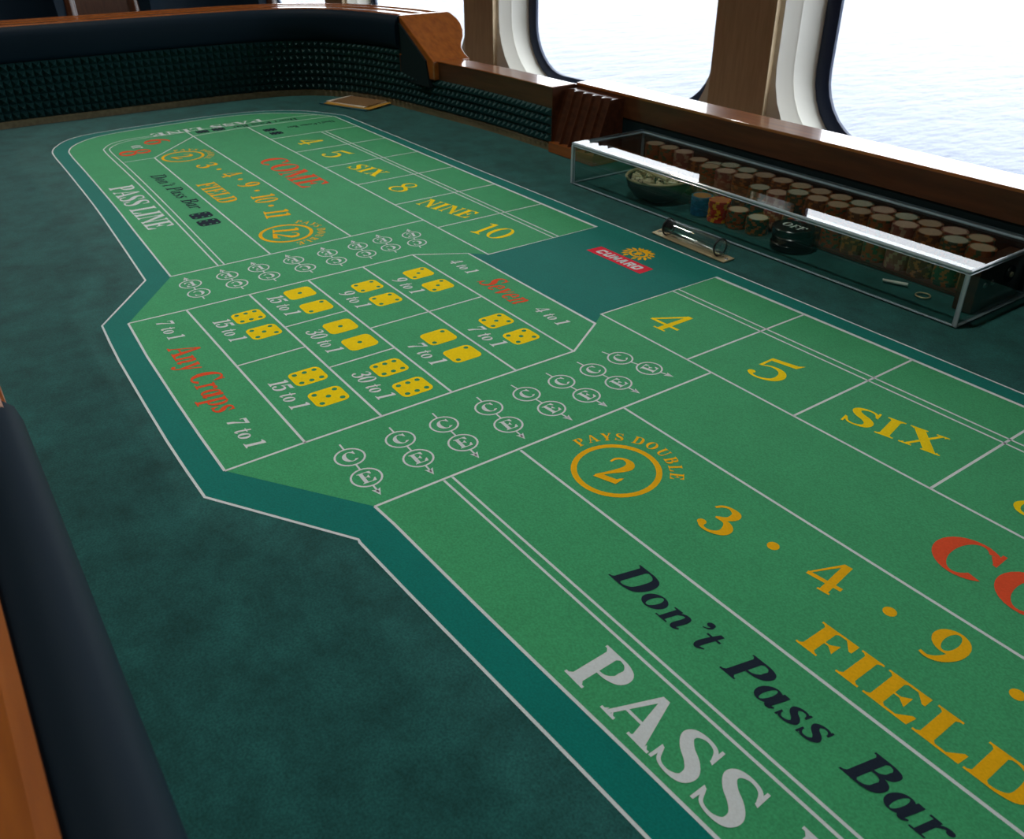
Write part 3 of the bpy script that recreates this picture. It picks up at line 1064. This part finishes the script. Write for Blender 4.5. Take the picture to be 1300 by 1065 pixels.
def die_print(n, u, v, su=0.228, sv=0.25, mats=('yellow', 'pip'), pr=0.020):
    mb = MB()
    r = 0.05 * su / 0.228
    pts = [P(a + u, b_ + v, H4) for a, b_ in rrect(-su / 2, su / 2, -sv / 2, sv / 2, r, 4)]
    mb.face(pts)
    for a, b_ in PIPS[n]:
        pu, pv = a * 0.30 * su, b_ * 0.31 * sv
        mb.face([P(u + pu + pr * su / .228 * math.cos(R(30 * k)), v + pv + pr * su / .228 * math.sin(R(30 * k)), H5) for k in range(12)], 1)
    return printed(mb, 'printed_die', list(mats), '%s printed die face showing %d' % (mats[0], n))


DICE = [((6, 5), (-0.799, -2.44), '15 to 1'), ((1, 2), (-1.007, -1.892), '15 to 1'), ((1, 1), (-0.175, -1.893), '30 to 1'),
        ((6, 6), (0.686, -1.903), '30 to 1'), ((6, 5), (0.46, -2.453), '15 to 1'), ((4, 4), (-0.797, -1.334), '9 to 1'),
        ((3, 3), (-0.794, -0.803), '9 to 1'), ((2, 2), (0.462, -1.338), '7 to 1'), ((5, 5), (0.483, -0.793), '7 to 1')]
for (a, b_), (u, v), s_ in DICE:
    die_print(a, u, v)
    die_print(b_, u + 0.354, v)
    two = len(s_) == 7
    word(s_, u - (0.075 if two else 0.02), v - 0.285, 0.135, 0.455 if two else 0.40, 'white', 0, 0.18)
word('7 to 1', -1.13, -3.115, 0.13, 0.39, 'white', 0, 0.18)
word('7 to 1', 0.72, -3.16, 0.13, 0.40, 'white', 0, 0.18)
word('Any Craps', -0.60, -3.175, 0.225, 1.19, 'red', -0.5, 0.12)
word('4 to 1', -0.89, -0.425, 0.125, 0.37, 'white', -1, 0.18)
word('4 to 1', 0.47, -0.415, 0.125, 0.38, 'white', -2, 0.18)
word('Seven', -0.31, -0.475, 0.25, 0.62, 'red', -1, 0.22)
for u, v in ((-3.661, -1.927), (-3.381, -1.933)):
    die_print(6, u, v, 0.21, 0.23, ('black', 'felt_green'), 0.015)
for u, v in ((5.35, -1.95), (5.65, -1.95)):
    die_print(6, u, v, 0.21, 0.23, ('black', 'felt_green'), 0.015)
for u, v in ((-7.55, -0.667), (-7.56, -0.418), (-7.06, 0.202), (-6.81, 0.206)):
    die_print(6, u, v, 0.18, 0.19, ('black', 'felt_green'), 0.015)

# --- proposition boxes
line([(-1.248, -3.299), (-1.236, -2.826), (-1.24, -1.7), (-1.243, -0.612), seven_far, seven_near, (1.284, -0.61), (1.272, -1.71), (1.27, -2.826), (1.278, -3.356)])
for v in (-2.826, -2.272, -1.713, -1.156, -0.614):
    line([(-1.238, v), (1.273, v)])
line([(0.0, -2.826), (0.0, -2.272)], 0.016)
line([(-0.425, -2.272), (-0.425, -1.713)], 0.016)
line([(0.425, -2.272), (0.425, -1.713)], 0.016)
line([(0.0, -1.713), (0.0, -0.614)], 0.016)


# --- craps-eleven markers
def marker(c, e, tip, start, flip):
    mb = MB()
    c, e, tip, start = (Vector(x) for x in (c, e, tip, start))
    d = (e - c).normalized()
    for ctr in (c, e):
        for k in range(24):
            a, b_ = R(15 * k), R(15 * k + 15)
            mb.face([P(ctr.x + 0.088 * math.cos(a), ctr.y + 0.088 * math.sin(a), H4), P(ctr.x + 0.101 * math.cos(a), ctr.y + 0.101 * math.sin(a), H4),
                     P(ctr.x + 0.101 * math.cos(b_), ctr.y + 0.101 * math.sin(b_), H4), P(ctr.x + 0.088 * math.cos(b_), ctr.y + 0.088 * math.sin(b_), H4)])

    def seg(a, b_, w=0.012):
        n = Vector((-d.y, d.x)) * w / 2
        mb.face([P(*(a + n), H4), P(*(a - n), H4), P(*(b_ - n), H4), P(*(b_ + n), H4)])
    seg(start, c - d * 0.1)
    seg(c + d * 0.1, e - d * 0.1)
    td = (tip - e).normalized()
    seg(e + d * 0.1, tip - td * 0.03)
    n = Vector((-td.y, td.x)) * 0.028
    mb.face([P(*tip, H4), P(*(tip - td * 0.07 + n), H4), P(*(tip - td * 0.055), H4)])
    mb.face([P(*tip, H4), P(*(tip - td * 0.055), H4), P(*(tip - td * 0.07 - n), H4)])
    ang = math.degrees(math.atan2(d.y, d.x)) + 90      # letters are read against the arrow
    for ch, ctr in (('C', c), ('E', e)):
        w = GL[ch].adv * 0.125
        ca, sa = math.cos(R(ang)), math.sin(R(ang))
        text_faces(mb, ch, ctr.x - w / 2 * ca + 0.055 * sa, ctr.y - w / 2 * sa - 0.055 * ca, 0.11, w, ang, 0, H4)
    printed(mb, 'printed_marker', 'white', 'white circled C and E joined by an arrow')


NC = [((1.59, -2.664), (1.846, -2.677)), ((1.595, -2.306), (1.850, -2.318)), ((1.606, -1.982), (1.864, -1.996)), ((1.601, -1.618), (1.857, -1.633)),
      ((1.602, -1.297), (1.860, -1.272)), ((1.606, -0.986), (1.862, -0.963)), ((1.604, -0.687), (1.858, -0.660)), ((1.580, -0.398), (1.828, -0.329))]
for c, e in NC:
    c_, e_ = Vector(c), Vector(e)
    d = (e_ - c_).normalized()
    marker(c, e, tuple(e_ + d * 0.207), tuple(c_ - d * 0.168), False)
FC = [((-1.781, -2.623), (-1.534, -2.624)), ((-1.783, -2.280), (-1.542, -2.273)), ((-1.794, -1.973), (-1.549, -1.964)), ((-1.786, -1.624), (-1.540, -1.610)),
      ((-1.775, -1.275), (-1.532, -1.292)), ((-1.775, -0.944), (-1.533, -0.971)), ((-1.785, -0.660), (-1.543, -0.692)), ((-1.748, -0.340), (-1.512, -0.408))]
for e, c in FC:
    c_, e_ = Vector(c), Vector(e)
    d = (e_ - c_).normalized()
    marker(c, e, tuple(e_ + d * 0.19), tuple(c_ - d * 0.155), True)

# --- banner and crest of the shipping line
bn = MB()
bn.face([P(-0.345, 0.861, H4), P(0.423, 0.868, H4), P(0.415, 1.05, H4), P(-0.334, 1.047, H4)])
printed(bn, 'printed_banner', 'crimson', 'crimson banner with CUNARD in white capitals')


def block_glyphs(mb, s_, u, v, size, width):
    """heavy sans capitals"""
    g = {'C': [[(0, .15), (.15, 0), (.85, 0), (1, .15), (1, .32), (.68, .32), (.68, .26), (.32, .26), (.32, .74), (.68, .74), (.68, .68), (1, .68), (1, .85), (.85, 1), (.15, 1), (0, .85)]],
         'U': [[(0, 1), (0, .15), (.15, 0), (.85, 0), (1, .15), (1, 1), (.68, 1), (.68, .27), (.32, .27), (.32, 1)]],
         'N': [[(0, 0), (.3, 0), (.3, 1), (0, 1)], [(.7, 0), (1, 0), (1, 1), (.7, 1)], [(0, 1), (.32, 1), (1, 0), (.68, 0)]],
         'A': [[(0, 0), (.32, 0), (.6, 1), (.3, 1)], [(.68, 0), (1, 0), (.7, 1), (.4, 1)], [(.25, .18), (.75, .18), (.68, .42), (.32, .42)]],
         'R': [[(0, 0), (.3, 0), (.3, 1), (0, 1)], [(.3, 1), (.85, 1), (1, .85), (.7, .74), (.3, .74)], [(1, .85), (1, .52), (.7, .6), (.7, .74)], [(1, .52), (.88, .4), (.3, .4), (.3, .6), (.7, .6)], [(.45, .4), (.78, .4), (1, 0), (.66, 0)]],
         'D': [[(0, 0), (.32, 0), (.32, 1), (0, 1)], [(.32, 1), (.8, 1), (1, .82), (.68, .74), (.32, .74)], [(1, .82), (1, .18), (.68, .26), (.68, .74)], [(1, .18), (.8, 0), (.32, 0), (.32, .26), (.68, .26)]]}
    w = width / len(s_)
    for k, c in enumerate(s_):
        for f in g[c]:
            mb.face([P(u + k * w + a * w * 0.84 + b_ * 0.012, v + b_ * size, H5) for a, b_ in f])


bw = MB()
block_glyphs(bw, 'CUNARD', -0.262, 0.902, 0.105, 0.61)
printed(bw, 'printed_word', 'white', 'white CUNARD capitals on the crimson banner')
cr = MB()
cu, cv = 0.035, 1.21
for k in range(28):       # ring
    a, b_ = R(360 / 28 * k), R(360 / 28 * (k + 1))
    cr.face([P(cu + .075 * math.cos(a), cv + .062 * math.sin(a), H4), P(cu + .105 * math.cos(a), cv + .088 * math.sin(a), H4),
             P(cu + .105 * math.cos(b_), cv + .088 * math.sin(b_), H4), P(cu + .075 * math.cos(b_), cv + .062 * math.sin(b_), H4)])
for s_ in (-1, 1):        # leaf sprays at both sides
    for k in range(6):
        a = R(205 + 34 * k) if s_ < 0 else R(-25 - 34 * k + 0)
        a = R(180 - 60 + k * 24) if s_ < 0 else R(60 - k * 24)
        bx, by = cu + .115 * math.cos(a), cv + .095 * math.sin(a)
        d = Vector((math.cos(a - s_ * .5), math.sin(a - s_ * .5)))
        n = Vector((-d.y, d.x))
        cr.face([P(bx - d.x * .015, by - d.y * .015, H4), P(bx + d.x * .03 - n.x * .02, by + d.y * .03 - n.y * .02, H4),
                 P(bx + d.x * .075, by + d.y * .075, H4), P(bx + d.x * .03 + n.x * .02, by + d.y * .03 + n.y * .02, H4)])
# crown and upright beast
cr.face([P(cu + x * 1.1, cv + .085 + y, H4) for x, y in ((-.06, 0), (.06, 0), (.075, .06), (.04, .03), (.02, .075), (0, .035), (-.02, .075), (-.04, .03), (-.075, .06))])
cr.face([P(cu + x, cv + y, H4) for x, y in ((-.05, -.05), (-.02, -.03), (.0, -.055), (.02, -.02), (.05, -.03), (.03, .0), (.045, .04), (.01, .03), (-.005, .055), (-.03, .03), (-.055, .03), (-.03, .0))])
printed(cr, 'printed_crest', 'gold', 'gold crest with crown and leaf sprays')

# ------------------------------------------------------------------ things on the felt
EPS = 0.0015

# fluted wooden rack in the boxman's niche
rack = tag(empty('chip_rack', P(-3.1, 3.1, 0) + Vector((0, 0, EPS))), 'dark wooden rack with five upright flutes beside the acrylic case', 'chip rack')
rb = MB()
bs = [(-3.56, 2.84), (-2.62, 2.84), (-2.62, 3.33), (-3.56, 3.33)]
rb.prism([(a * L, b_ * L) for a, b_ in bs], Z0 + EPS, Z0 + 0.14 * L)
rb.build('base', 'wood_rail', rack)


def flutes(v0, dv):
    pts = []
    n = 5
    w = 0.92 / n
    for k in range(n):
        c = -3.55 + w * (k + .5)
        for q in range(7):
            a = math.pi * q / 6
            pts.append((c - w * .46 * math.cos(a), v0 + dv + 0.085 * math.sin(a)))
    return pts + [(-2.63, 3.335), (-3.55, 3.335)]


rf = MB()
lo_, hi_ = flutes(2.87, 0.0), flutes(2.87, 0.24)
rows = [[P(a, b_, 0.14) for a, b_ in lo_], [P(a, b_, 0.81) for a, b_ in hi_]]
rf.grid(rows, True)
rf.face(rows[0][::-1])
rf.face(rows[1])
rf.build('fluted_block', 'wood_dark', rack, smooth=30)

# acrylic case
case = tag(empty('acrylic_case', P(0.28, 2.75, 0) + Vector((0, 0, EPS))), 'clear acrylic case covering the chip bank along the far side', 'display case')
T_ = 0.034
cu0, cu1, cv0, cv1, ch = -2.22, 2.785, 2.15, 3.31, 0.505


def pane(name, lo, hi, edge_axes):
    """a sheet with clear faces; its rims are polished edges"""
    mb = MB()
    x0, y0, z0 = lo
    x1, y1, z1 = hi
    c = [P(x0, y0, z0), P(x1, y0, z0), P(x1, y1, z0), P(x0, y1, z0), P(x0, y0, z1), P(x1, y0, z1), P(x1, y1, z1), P(x0, y1, z1)]
    F = {'z': ((0, 3, 2, 1), (4, 5, 6, 7)), 'y': ((0, 1, 5, 4), (2, 3, 7, 6)), 'x': ((1, 2, 6, 5), (3, 0, 4, 7))}
    for ax, fs in F.items():
        for f in fs:
            mb.face([c[i] for i in f], 0 if ax == edge_axes else 1)
    o = mb.build(name, ['acrylic', 'acrylic_edge'], case)
    bv = o.modifiers.new('bevel', 'BEVEL')
    bv.width = 0.0028 if name == 'top_panel' else 0.0012
    bv.segments = 3
    bv.material = 1
    return o


e0 = EPS / L
pane('front_panel', (cu0 + T_, cv0, e0), (cu1 - T_, cv0 + T_, ch - T_), 'y')
pane('back_panel', (cu0 + T_, cv1 - T_, e0), (cu1 - T_, cv1, ch - T_), 'y')
pane('end_panel', (cu0, cv0, e0), (cu0 + T_, cv1, ch - T_), 'x')
pane('end_panel', (cu1 - T_, cv0, e0), (cu1, cv1, ch - T_), 'x')
pane('top_panel', (cu0, cv0, ch - T_), (cu1, cv1, ch), 'z')


# chips
def chip_mesh(name, c_body, c_spot, c_top):
    keys = []
    for i, c in enumerate((c_body, c_spot, c_top)):
        key = name + ('_body', '_spot', '_face')[i]
        M[key] = principled(key, lin(*c), 0.45, 0.4)[0]
        keys.append(key)
    mb = MB()
    r, t, n = 0.0194, 0.00335, 18
    pr = lambda q, k, z: (q * math.cos(2 * math.pi * k / n), q * math.sin(2 * math.pi * k / n), z)
    for k in range(n):
        spot = 1 if k % 3 == 0 else 0
        mb.face([pr(r, k, 0), pr(r, k + 1, 0), pr(r, k + 1, t), pr(r, k, t)], spot)
        mb.face([pr(r, k, t), pr(r, k + 1, t), pr(r * .84, k + 1, t), pr(r * .84, k, t)], spot)
    mb.face([pr(r * .84, k, t) for k in range(n)], 2)
    mb.face([pr(r, k, 0) for k in range(n)][::-1], 0)
    return mb.mesh(name, keys)


CH = {
    'orange': (chip_mesh('orange_chip', (150, 72, 32), (44, 84, 58), (206, 176, 148)), None, 'green-spotted orange'),
    'green': (chip_mesh('green_chip', (28, 72, 54), (160, 92, 44), (200, 194, 176)), None, 'orange-spotted green'),
    'brown': (chip_mesh('brown_chip', (96, 54, 36), (170, 100, 50), (204, 172, 148)), None, 'orange-spotted brown'),
    'pink': (chip_mesh('pink_chip', (140, 72, 66), (176, 140, 116), (220, 184, 164)), None, 'cream-spotted pink'),
    'blue': (chip_mesh('blue_chip', (30, 96, 136), (30, 110, 150), (190, 120, 66)), None, 'plain blue'),
    'red': (chip_mesh('red_chip', (190, 52, 34), (236, 170, 40), (206, 120, 70)), None, 'yellow-spotted red'),
}
CT = 0.00338


def chip(kind, x, y, z, label, group):
    o = bpy.data.objects.new('casino_chip', CH[kind][0])
    o.location = (x, y, z)
    o.rotation_euler = (0, 0, random.uniform(0, 6.28))
    col.objects.link(o)
    return tag(o, label, 'chip', group)


# tray that carries the bank of chips
tray = tag(empty('chip_tray', P(0.3, 2.99, 0) + Vector((0, 0, EPS))), 'dark wooden chip tray with end block inside the acrylic case', 'chip tray')
tb = MB()
tb.prism([(a * L, b_ * L) for a, b_ in ((-2.1, 2.985), (-0.80, 2.985), (-0.80, 2.745), (2.53, 2.745), (2.53, 3.24), (-2.1, 3.24))], Z0 + EPS, Z0 + 0.006)
tb.build('tray_floor', 'wood_dark', tray)
tb = MB()
a, b_ = P(2.54, 2.50, 0), P(2.70, 3.24, 0)
tb.box((a.x, a.y, Z0 + EPS), (b_.x, b_.y, Z0 + 0.40 * L))
eb = tb.build('end_block', 'wood_dark', tray)
for v in (2.62, 2.74):
    sc = MB()
    c = P(2.70, v, 0.24)
    sc.lathe([(0.0, 0.0025), (0.003, 0.002), (0.0045, 0.0), (0.0045, -0.001)], 14, (0, 0, 0))
    o = sc.build('screw', 'steel', None, smooth=True)
    o.rotation_euler = (0, R(90), 0)
    o.location = c
    o.parent = eb
    o.location = c - world_loc(eb)
zc = Z0 + 0.0062
front_kinds = ['orange', 'pink', 'brown', 'green', 'pink', 'green', 'brown', 'orange', 'brown', 'orange', 'pink', 'brown', 'green', 'orange']
rest = MB()
n_front = 14
SP = 0.2415
rest_parts = []
for k in range(n_front):
    u = -0.665 + SP * k
    kind = front_kinds[k]
    c = P(u, 2.885 + 0.0016 * random.uniform(-3, 3), 0)
    n = 20 if k not in (3, 4) else 17
    single = 0 if k >= 4 else n - 5
    for i in range(n):
        x, y = c.x + random.uniform(-.0004, .0004), c.y + random.uniform(-.0004, .0004)
        if i >= single:
            chip(kind, x, y, zc + CT * i, '%s chip, %s from top of the %s front-row stack from the bowl' % (CH[kind][2], ORD[n - 1 - i], ORD[k]), 'chips in the front row of the bank')
        else:
            rest_parts.append((x, y, zc + CT * i, kind))
for k in range(18):
    u = -1.76 + SP * k
    kind = random.choice(['pink', 'brown', 'orange', 'green'])
    c = P(u, 3.095, 0)
    n = 20 if k not in (3, 4) else 18
    lbl = '%s chip on top of the %s back-row stack from the fluted rack' % (CH[kind][2], ORD[k])
    for i in range(n):
        if i == n - 1:
            chip(kind, c.x, c.y, zc + CT * i, lbl, 'chips on top of the back row of the bank')
        else:
            rest_parts.append((c.x, c.y, zc + CT * i, kind))
kinds = sorted({p[3] for p in rest_parts})
mats = ['%s_chip_body' % q for q in kinds] + ['%s_chip_spot' % q for q in kinds]
for x, y, z, kind in rest_parts:
    a0 = random.uniform(0, 1)
    i = kinds.index(kind)
    n = 14
    for q in range(n):
        aa, bb = 2 * math.pi * q / n + a0, 2 * math.pi * (q + 1) / n + a0
        rest.face([(x + .0194 * math.cos(aa), y + .0194 * math.sin(aa), z + .0002), (x + .0194 * math.cos(bb), y + .0194 * math.sin(bb), z + .0002),
                   (x + .0194 * math.cos(bb), y + .0194 * math.sin(bb), z + CT - .0002), (x + .0194 * math.cos(aa), y + .0194 * math.sin(aa), z + CT - .0002)], i + (len(kinds) if q % 3 == 0 else 0))
ro = rest.build('stacked_casino_chips', mats, fix=False)
tag(ro, 'remaining mixed casino chips low in the stacks under the acrylic case', 'chips', kind='stuff')

# loose stacks in front of the bank
zl = Z0 + EPS
for kind, u, v, n, wh in (('blue', -0.47, 2.60, 10, 'standing by the bowl of dice'), ('red', -0.20, 2.585, 11, 'next to the blue stack'),
                          ('orange', 0.05, 2.60, 9, 'between red stack and pucks'), ('green', 0.30, 2.62, 8, 'next to the black pucks')):
    c = P(u, v)
    for i in range(n):
        chip(kind, c.x + random.uniform(-.0006, .0006), c.y + random.uniform(-.0006, .0006), zl + CT * i,
             '%s chip, %s from top of the short stack %s' % (CH[kind][2], ORD[n - 1 - i], wh), 'chips in the %s stack %s' % (kind, wh))

# bowl of dice
bc = P(-1.15, 2.585)
bowl = tag(empty('dice_bowl', (bc.x, bc.y, zl)), 'dark round bowl with pale rim full of dice under the acrylic case', 'bowl')
bb = MB()
rr = 0.37 * L
bb.lathe([(0.0, 0.0), (rr * .5, 0.0), (rr * .75, 0.008), (rr * .93, 0.024), (rr, 0.040), (rr * .95, 0.040), (rr * .88, 0.026), (rr * .7, 0.012), (rr * .45, 0.006), (0.0, 0.006)], 40, (bc.x, bc.y, zl))
bb.build('bowl_body', 'wicker_dark', bowl, smooth=40)
rim = MB()
rim.lathe([(rr * 1.0, 0.0400), (rr * 1.03, 0.0425), (rr * 1.0, 0.045), (rr * .96, 0.0435), (rr * .96, 0.0402)], 40, (bc.x, bc.y, zl))
rim.build('rim', 'wicker', bowl, smooth=True)


def die_mesh():
    mb = MB()
    a = 0.0075
    bmx = bmesh.new()
    bmesh.ops.create_cube(bmx, size=2 * a)
    bmesh.ops.bevel(bmx, geom=bmx.edges[:] + bmx.verts[:], offset=0.0012, segments=1, affect='EDGES')
    for f in bmx.faces:
        mb.face([v.co.copy() for v in f.verts])
    faces = [((0, 0, 1), 5), ((0, 0, -1), 2), ((1, 0, 0), 3), ((-1, 0, 0), 4), ((0, 1, 0), 6), ((0, -1, 0), 1)]
    for nrm, n in faces:
        n_ = Vector(nrm)
        t1 = n_.orthogonal().normalized()
        t2 = n_.cross(t1)
        for x, y in PIPS[n]:
            c = n_ * (a + 0.00008) + t1 * x * a * .5 + t2 * y * a * .5
            mb.face([c + t1 * .0014 * math.cos(R(60 * k)) + t2 * .0014 * math.sin(R(60 * k)) for k in range(6)], 1)
    bmx.free()
    return mb.mesh('gaming_die', ['die_cream', 'die_pip'], fix=False)


dm = die_mesh()
spots = []
for ring_r, cnt, z in ((0.013, 4, 0.0165), (0.032, 8, 0.0225), (0.020, 5, 0.034), (0.041, 11, 0.037), (0.009, 2, 0.047)):
    for k in range(cnt):
        a = 2 * math.pi * k / cnt + ring_r * 40
        spots.append((ring_r * math.cos(a), ring_r * math.sin(a), z))
WHERE = ['at the bottom', 'in the middle layer', 'on top']
for i, (x, y, z) in enumerate(spots):
    o = bpy.data.objects.new('gaming_die', dm)
    o.location = (bc.x + x, bc.y + y, zl + z)
    o.rotation_euler = (random.uniform(-.3, .3), random.uniform(-.3, .3), random.uniform(0, 6.28))
    col.objects.link(o)
    lay = 0 if z < 0.025 else (1 if z < 0.04 else 2)
    tag(o, 'cream die with dark pips %s of the heap in the bowl' % WHERE[lay], 'die', 'dice heaped in the bowl')
sk = MB()
sk.tube([(bc.x - 0.075, bc.y - 0.01, zl + 0.0555), (bc.x + 0.055, bc.y - 0.032, zl + 0.0535)], 0.0035, 8)
tag(sk.build('wooden_stick', 'wicker', smooth=40), 'thin pale wooden stick lying across the bowl of dice', 'stick')

# black marker pucks
pc = P(0.80, 2.56)
for i in range(3):
    o_ = MB()
    r_ = 0.21 * L
    z = zl + i * 0.0122
    dx = (0.0, 0.002, -0.001)[i]
    o_.lathe([(0, 0), (r_ * .96, 0), (r_, 0.0015), (r_, 0.0105), (r_ * .96, 0.012), (r_ * .86, 0.012), (r_ * .84, 0.0112), (0, 0.0112)], 36, (pc.x + dx, pc.y, z))
    root = tag(empty('marker_puck', (pc.x + dx, pc.y, z)), 'round black plastic marker puck, %s of the pile of three' % ('bottom', 'middle', 'top')[i], 'puck', 'black marker pucks in a pile')
    o_.build('disc', 'puck', root, smooth=30)
    if i == 2:
        tx = MB()
        text_faces(tx, 'OFF', 0.80 - 0.13, 2.56 - 0.055, 0.11, 0.26, 0, 0, (z + 0.0114 - Z0) / L)
        t_ = tx.build('lettering', 'puck_white', root, fix=False)
        up_only(t_.data)
# small loose things near the end of the case
wp = MB()
a, b_ = P(1.86, 2.52), P(2.06, 2.60)
wp.tube([(a.x, a.y, zl + 0.003), (b_.x, b_.y, zl + 0.003)], [0.0022, 0.003], 8)
tag(wp.build('white_pencil', 'puck_white', smooth=40), 'short white pencil lying in the acrylic case', 'pencil')
kr = MB()
c = P(2.26, 2.52)
n = 20
rows = []
for k in range(n + 1):
    a = 2 * math.pi * k / n
    rows.append([(c.x + (0.010 + 0.0012 * math.cos(q)) * math.cos(a), c.y + (0.010 + 0.0012 * math.cos(q)) * math.sin(a), zl + 0.0013 + 0.0012 * math.sin(q)) for q in [R(60 * j) for j in range(6)]])
kr.grid(rows, True)
tag(kr.build('key_ring', 'brass', smooth=True), 'small brass key ring lying near the end of the case', 'ring')
rc = MB()
a, b_ = P(2.30, 2.62), P(2.52, 2.86)
lk = tag(empty('case_lock', P(2.70, 2.98, 0.26)), 'round dark lock with brass centre on the tray end block', 'lock')
for nm, r0, r1, mt in (('lock_body', 0.012, 0.004, 'puck'), ('keyhole', 0.004, 0.006, 'brass')):
    q = MB()
    q.lathe([(0, 0.0), (r0, 0.0), (r0, r1), (0, r1)], 20)
    o = q.build(nm, mt, None, smooth=40)
    o.rotation_euler = (0, R(90), 0)
    o.parent = lk

# dice tube on its brass plate
tube = tag(empty('dice_tube', P(0.19, 1.785, 0) + Vector((0, 0, EPS))), 'clear glass tube with black rings on a flat brass plate', 'dice tube')
pm = MB()
pts = [P(-0.312, 1.718), P(0.702, 1.692), P(0.697, 1.852), P(-0.338, 1.883)]
pm.prism([(p.x, p.y) for p in pts], Z0 + EPS, Z0 + EPS + 0.0016)
pl_ = pm.build('brass_plate', 'brass', tube)
for u, v in ((-0.28, 1.80), (0.66, 1.772)):
    q = MB()
    c = P(u, v)
    q.lathe([(0, 0.0012), (0.003, 0.0008), (0.0036, 0.0)], 12, (c.x, c.y, Z0 + EPS + 0.0017))
    q.build('rivet', 'steel', pl_, smooth=True)
ta, tb_ = P(-0.17, 1.797, 0.105), P(0.62, 1.778, 0.105)
gm = MB()
gm.tube([ta, tb_], 0.0135, 28, caps=False)
gm.tube([ta, tb_], 0.0118, 28, caps=False)
gm.build('glass_tube', 'tube_glass', tube, smooth=True)
for f in (0.02, 0.93):
    c = ta + (tb_ - ta) * f
    d = (tb_ - ta).normalized()
    q = MB()
    nn = d.cross(Vector((0, 0, 1))).normalized()
    rows = []
    for k in range(29):
        a = 2 * math.pi * k / 28
        rad = nn * math.cos(a) + Vector((0, 0, 1)) * math.sin(a)
        rows.append([c + rad * (0.0142 + 0.0013 * math.cos(R(45 * j))) + d * 0.0016 * math.sin(R(45 * j)) for j in range(8)])
    q.grid(rows, True)
    q.build('rubber_ring', 'o_ring', tube, smooth=True)
for f, nm in ((1.0, 'end_disc'), (0.0, 'end_disc')):
    c = ta + (tb_ - ta) * f
    q = MB()
    d = (tb_ - ta).normalized()
    q.tube([c - d * 0.001, c + d * 0.001], 0.0117, 24)
    q.build(nm, 'tube_glass' if f else 'o_ring', tube, smooth=40)
q = MB()
d = (tb_ - ta).normalized()
q.tube([ta + Vector((0, 0, -0.0085)), tb_ + Vector((0, 0, -0.0085))], 0.002, 10)
q.build('inner_rod', 'steel', tube, smooth=True)

# pile of boards lying at the far corner
base = Vector((-7.97, 2.09))
z = Z0 + EPS
for i, (mt, dx, dy, rot, nm) in enumerate((('card_teal', 0.0, 0.0, 20, 'teal'), ('card_gold', 0.05, 0.02, 24, 'gold'), ('card_white', -0.02, 0.03, 18, 'white'), ('card_tan', 0.02, 0.05, 22, 'tan'))):
    q = MB()
    w, d = 0.54 - 0.045 * i, 0.34 - 0.03 * i
    c, s_ = math.cos(R(rot)), math.sin(R(rot))
    pts = [(base.x + dx + x * c - y * s_, base.y + dy + x * s_ + y * c) for x, y in ((-w, -d), (w, -d), (w, d), (-w, d))]
    q.prism([(a * L, b_ * L) for a, b_ in pts], z, z + 0.0018)
    z += 0.0020
    tag(q.build('card_board', mt), 'thin %s board in the pile at the far corner of the table' % nm, 'card', 'boards piled at the far corner')


# ------------------------------------------------------------------ chairs beyond the far end
def chair(u, v, rz, label):
    root = tag(empty('casino_chair', P(u, v, HF)), label, 'chair', 'casino chairs beyond the far end of the table')
    root.rotation_euler = (0, 0, rz)

    def part(mb, name, mat, sm=40):
        o = mb.build(name, mat, None, smooth=sm)
        o.parent = root
        return o
    m_ = MB()          # seat, faces +x
    prof = rrect(-0.22, 0.22, -0.22, 0.22, 0.07, 5)
    rows = [[(x * k, y * k, z) for x, y in prof] for k, z in ((.9, .56), (1, .58), (1.0, .63), (.93, .655), (.6, .665))]
    m_.grid(rows, True)
    m_.face(rows[0][::-1])
    m_.face(rows[-1])
    part(m_, 'seat', 'leather')
    m_ = MB()          # curved padded back
    rows = []
    for k in range(13):
        a = R(-62 + 124 * k / 12)
        rows.append([(-0.24 * math.cos(a) * s_ + 0.02 - lean, 0.235 * math.sin(a) * s_ / 0.88, z) for s_, z, lean in
                     ((1.0, .70, 0), (1.06, .72, 0), (1.1, 1.0, .03), (1.1, 1.22, .05), (1.04, 1.25, .05), (.9, 1.22, .05), (.86, 1.0, .03), (.9, .72, 0))])
    m_.grid(rows, True)
    m_.face(rows[0])
    m_.face(rows[-1][::-1])
    part(m_, 'backrest', 'leather')
    for s_ in (-1, 1):
        m_ = MB()
        a = R(62 * s_)
        m_.tube([(-0.24 * math.cos(a) + .03, 0.285 * math.sin(a), .45), (-0.25 * math.cos(a) + .02, 0.29 * math.sin(a), .72), (-0.26 * math.cos(a) - .02, 0.30 * math.sin(a), 1.0), (-0.26 * math.cos(a) - .04, 0.30 * math.sin(a), 1.26)], 0.022, 10)
        part(m_, 'back_post', 'wood_dark')
    for sx in (-1, 1):
        for sy in (-1, 1):
            m_ = MB()
            m_.tube([(sx * .21, sy * .21, 0), (sx * .18, sy * .18, .57)], [0.017, 0.024], 10)
            part(m_, 'leg', 'wood_dark')
    m_ = MB()
    m_.box((-.19, -.19, .525), (.19, .19, .56))
    part(m_, 'seat_frame', 'wood_dark')


chair(-15.6, -2.0, R(8), 'navy leather casino chair with wooden posts, leftmost beyond the far rail')
chair(-15.8, 2.35, R(-6), 'navy leather casino chair with wooden posts, beyond the far rail beside the window')
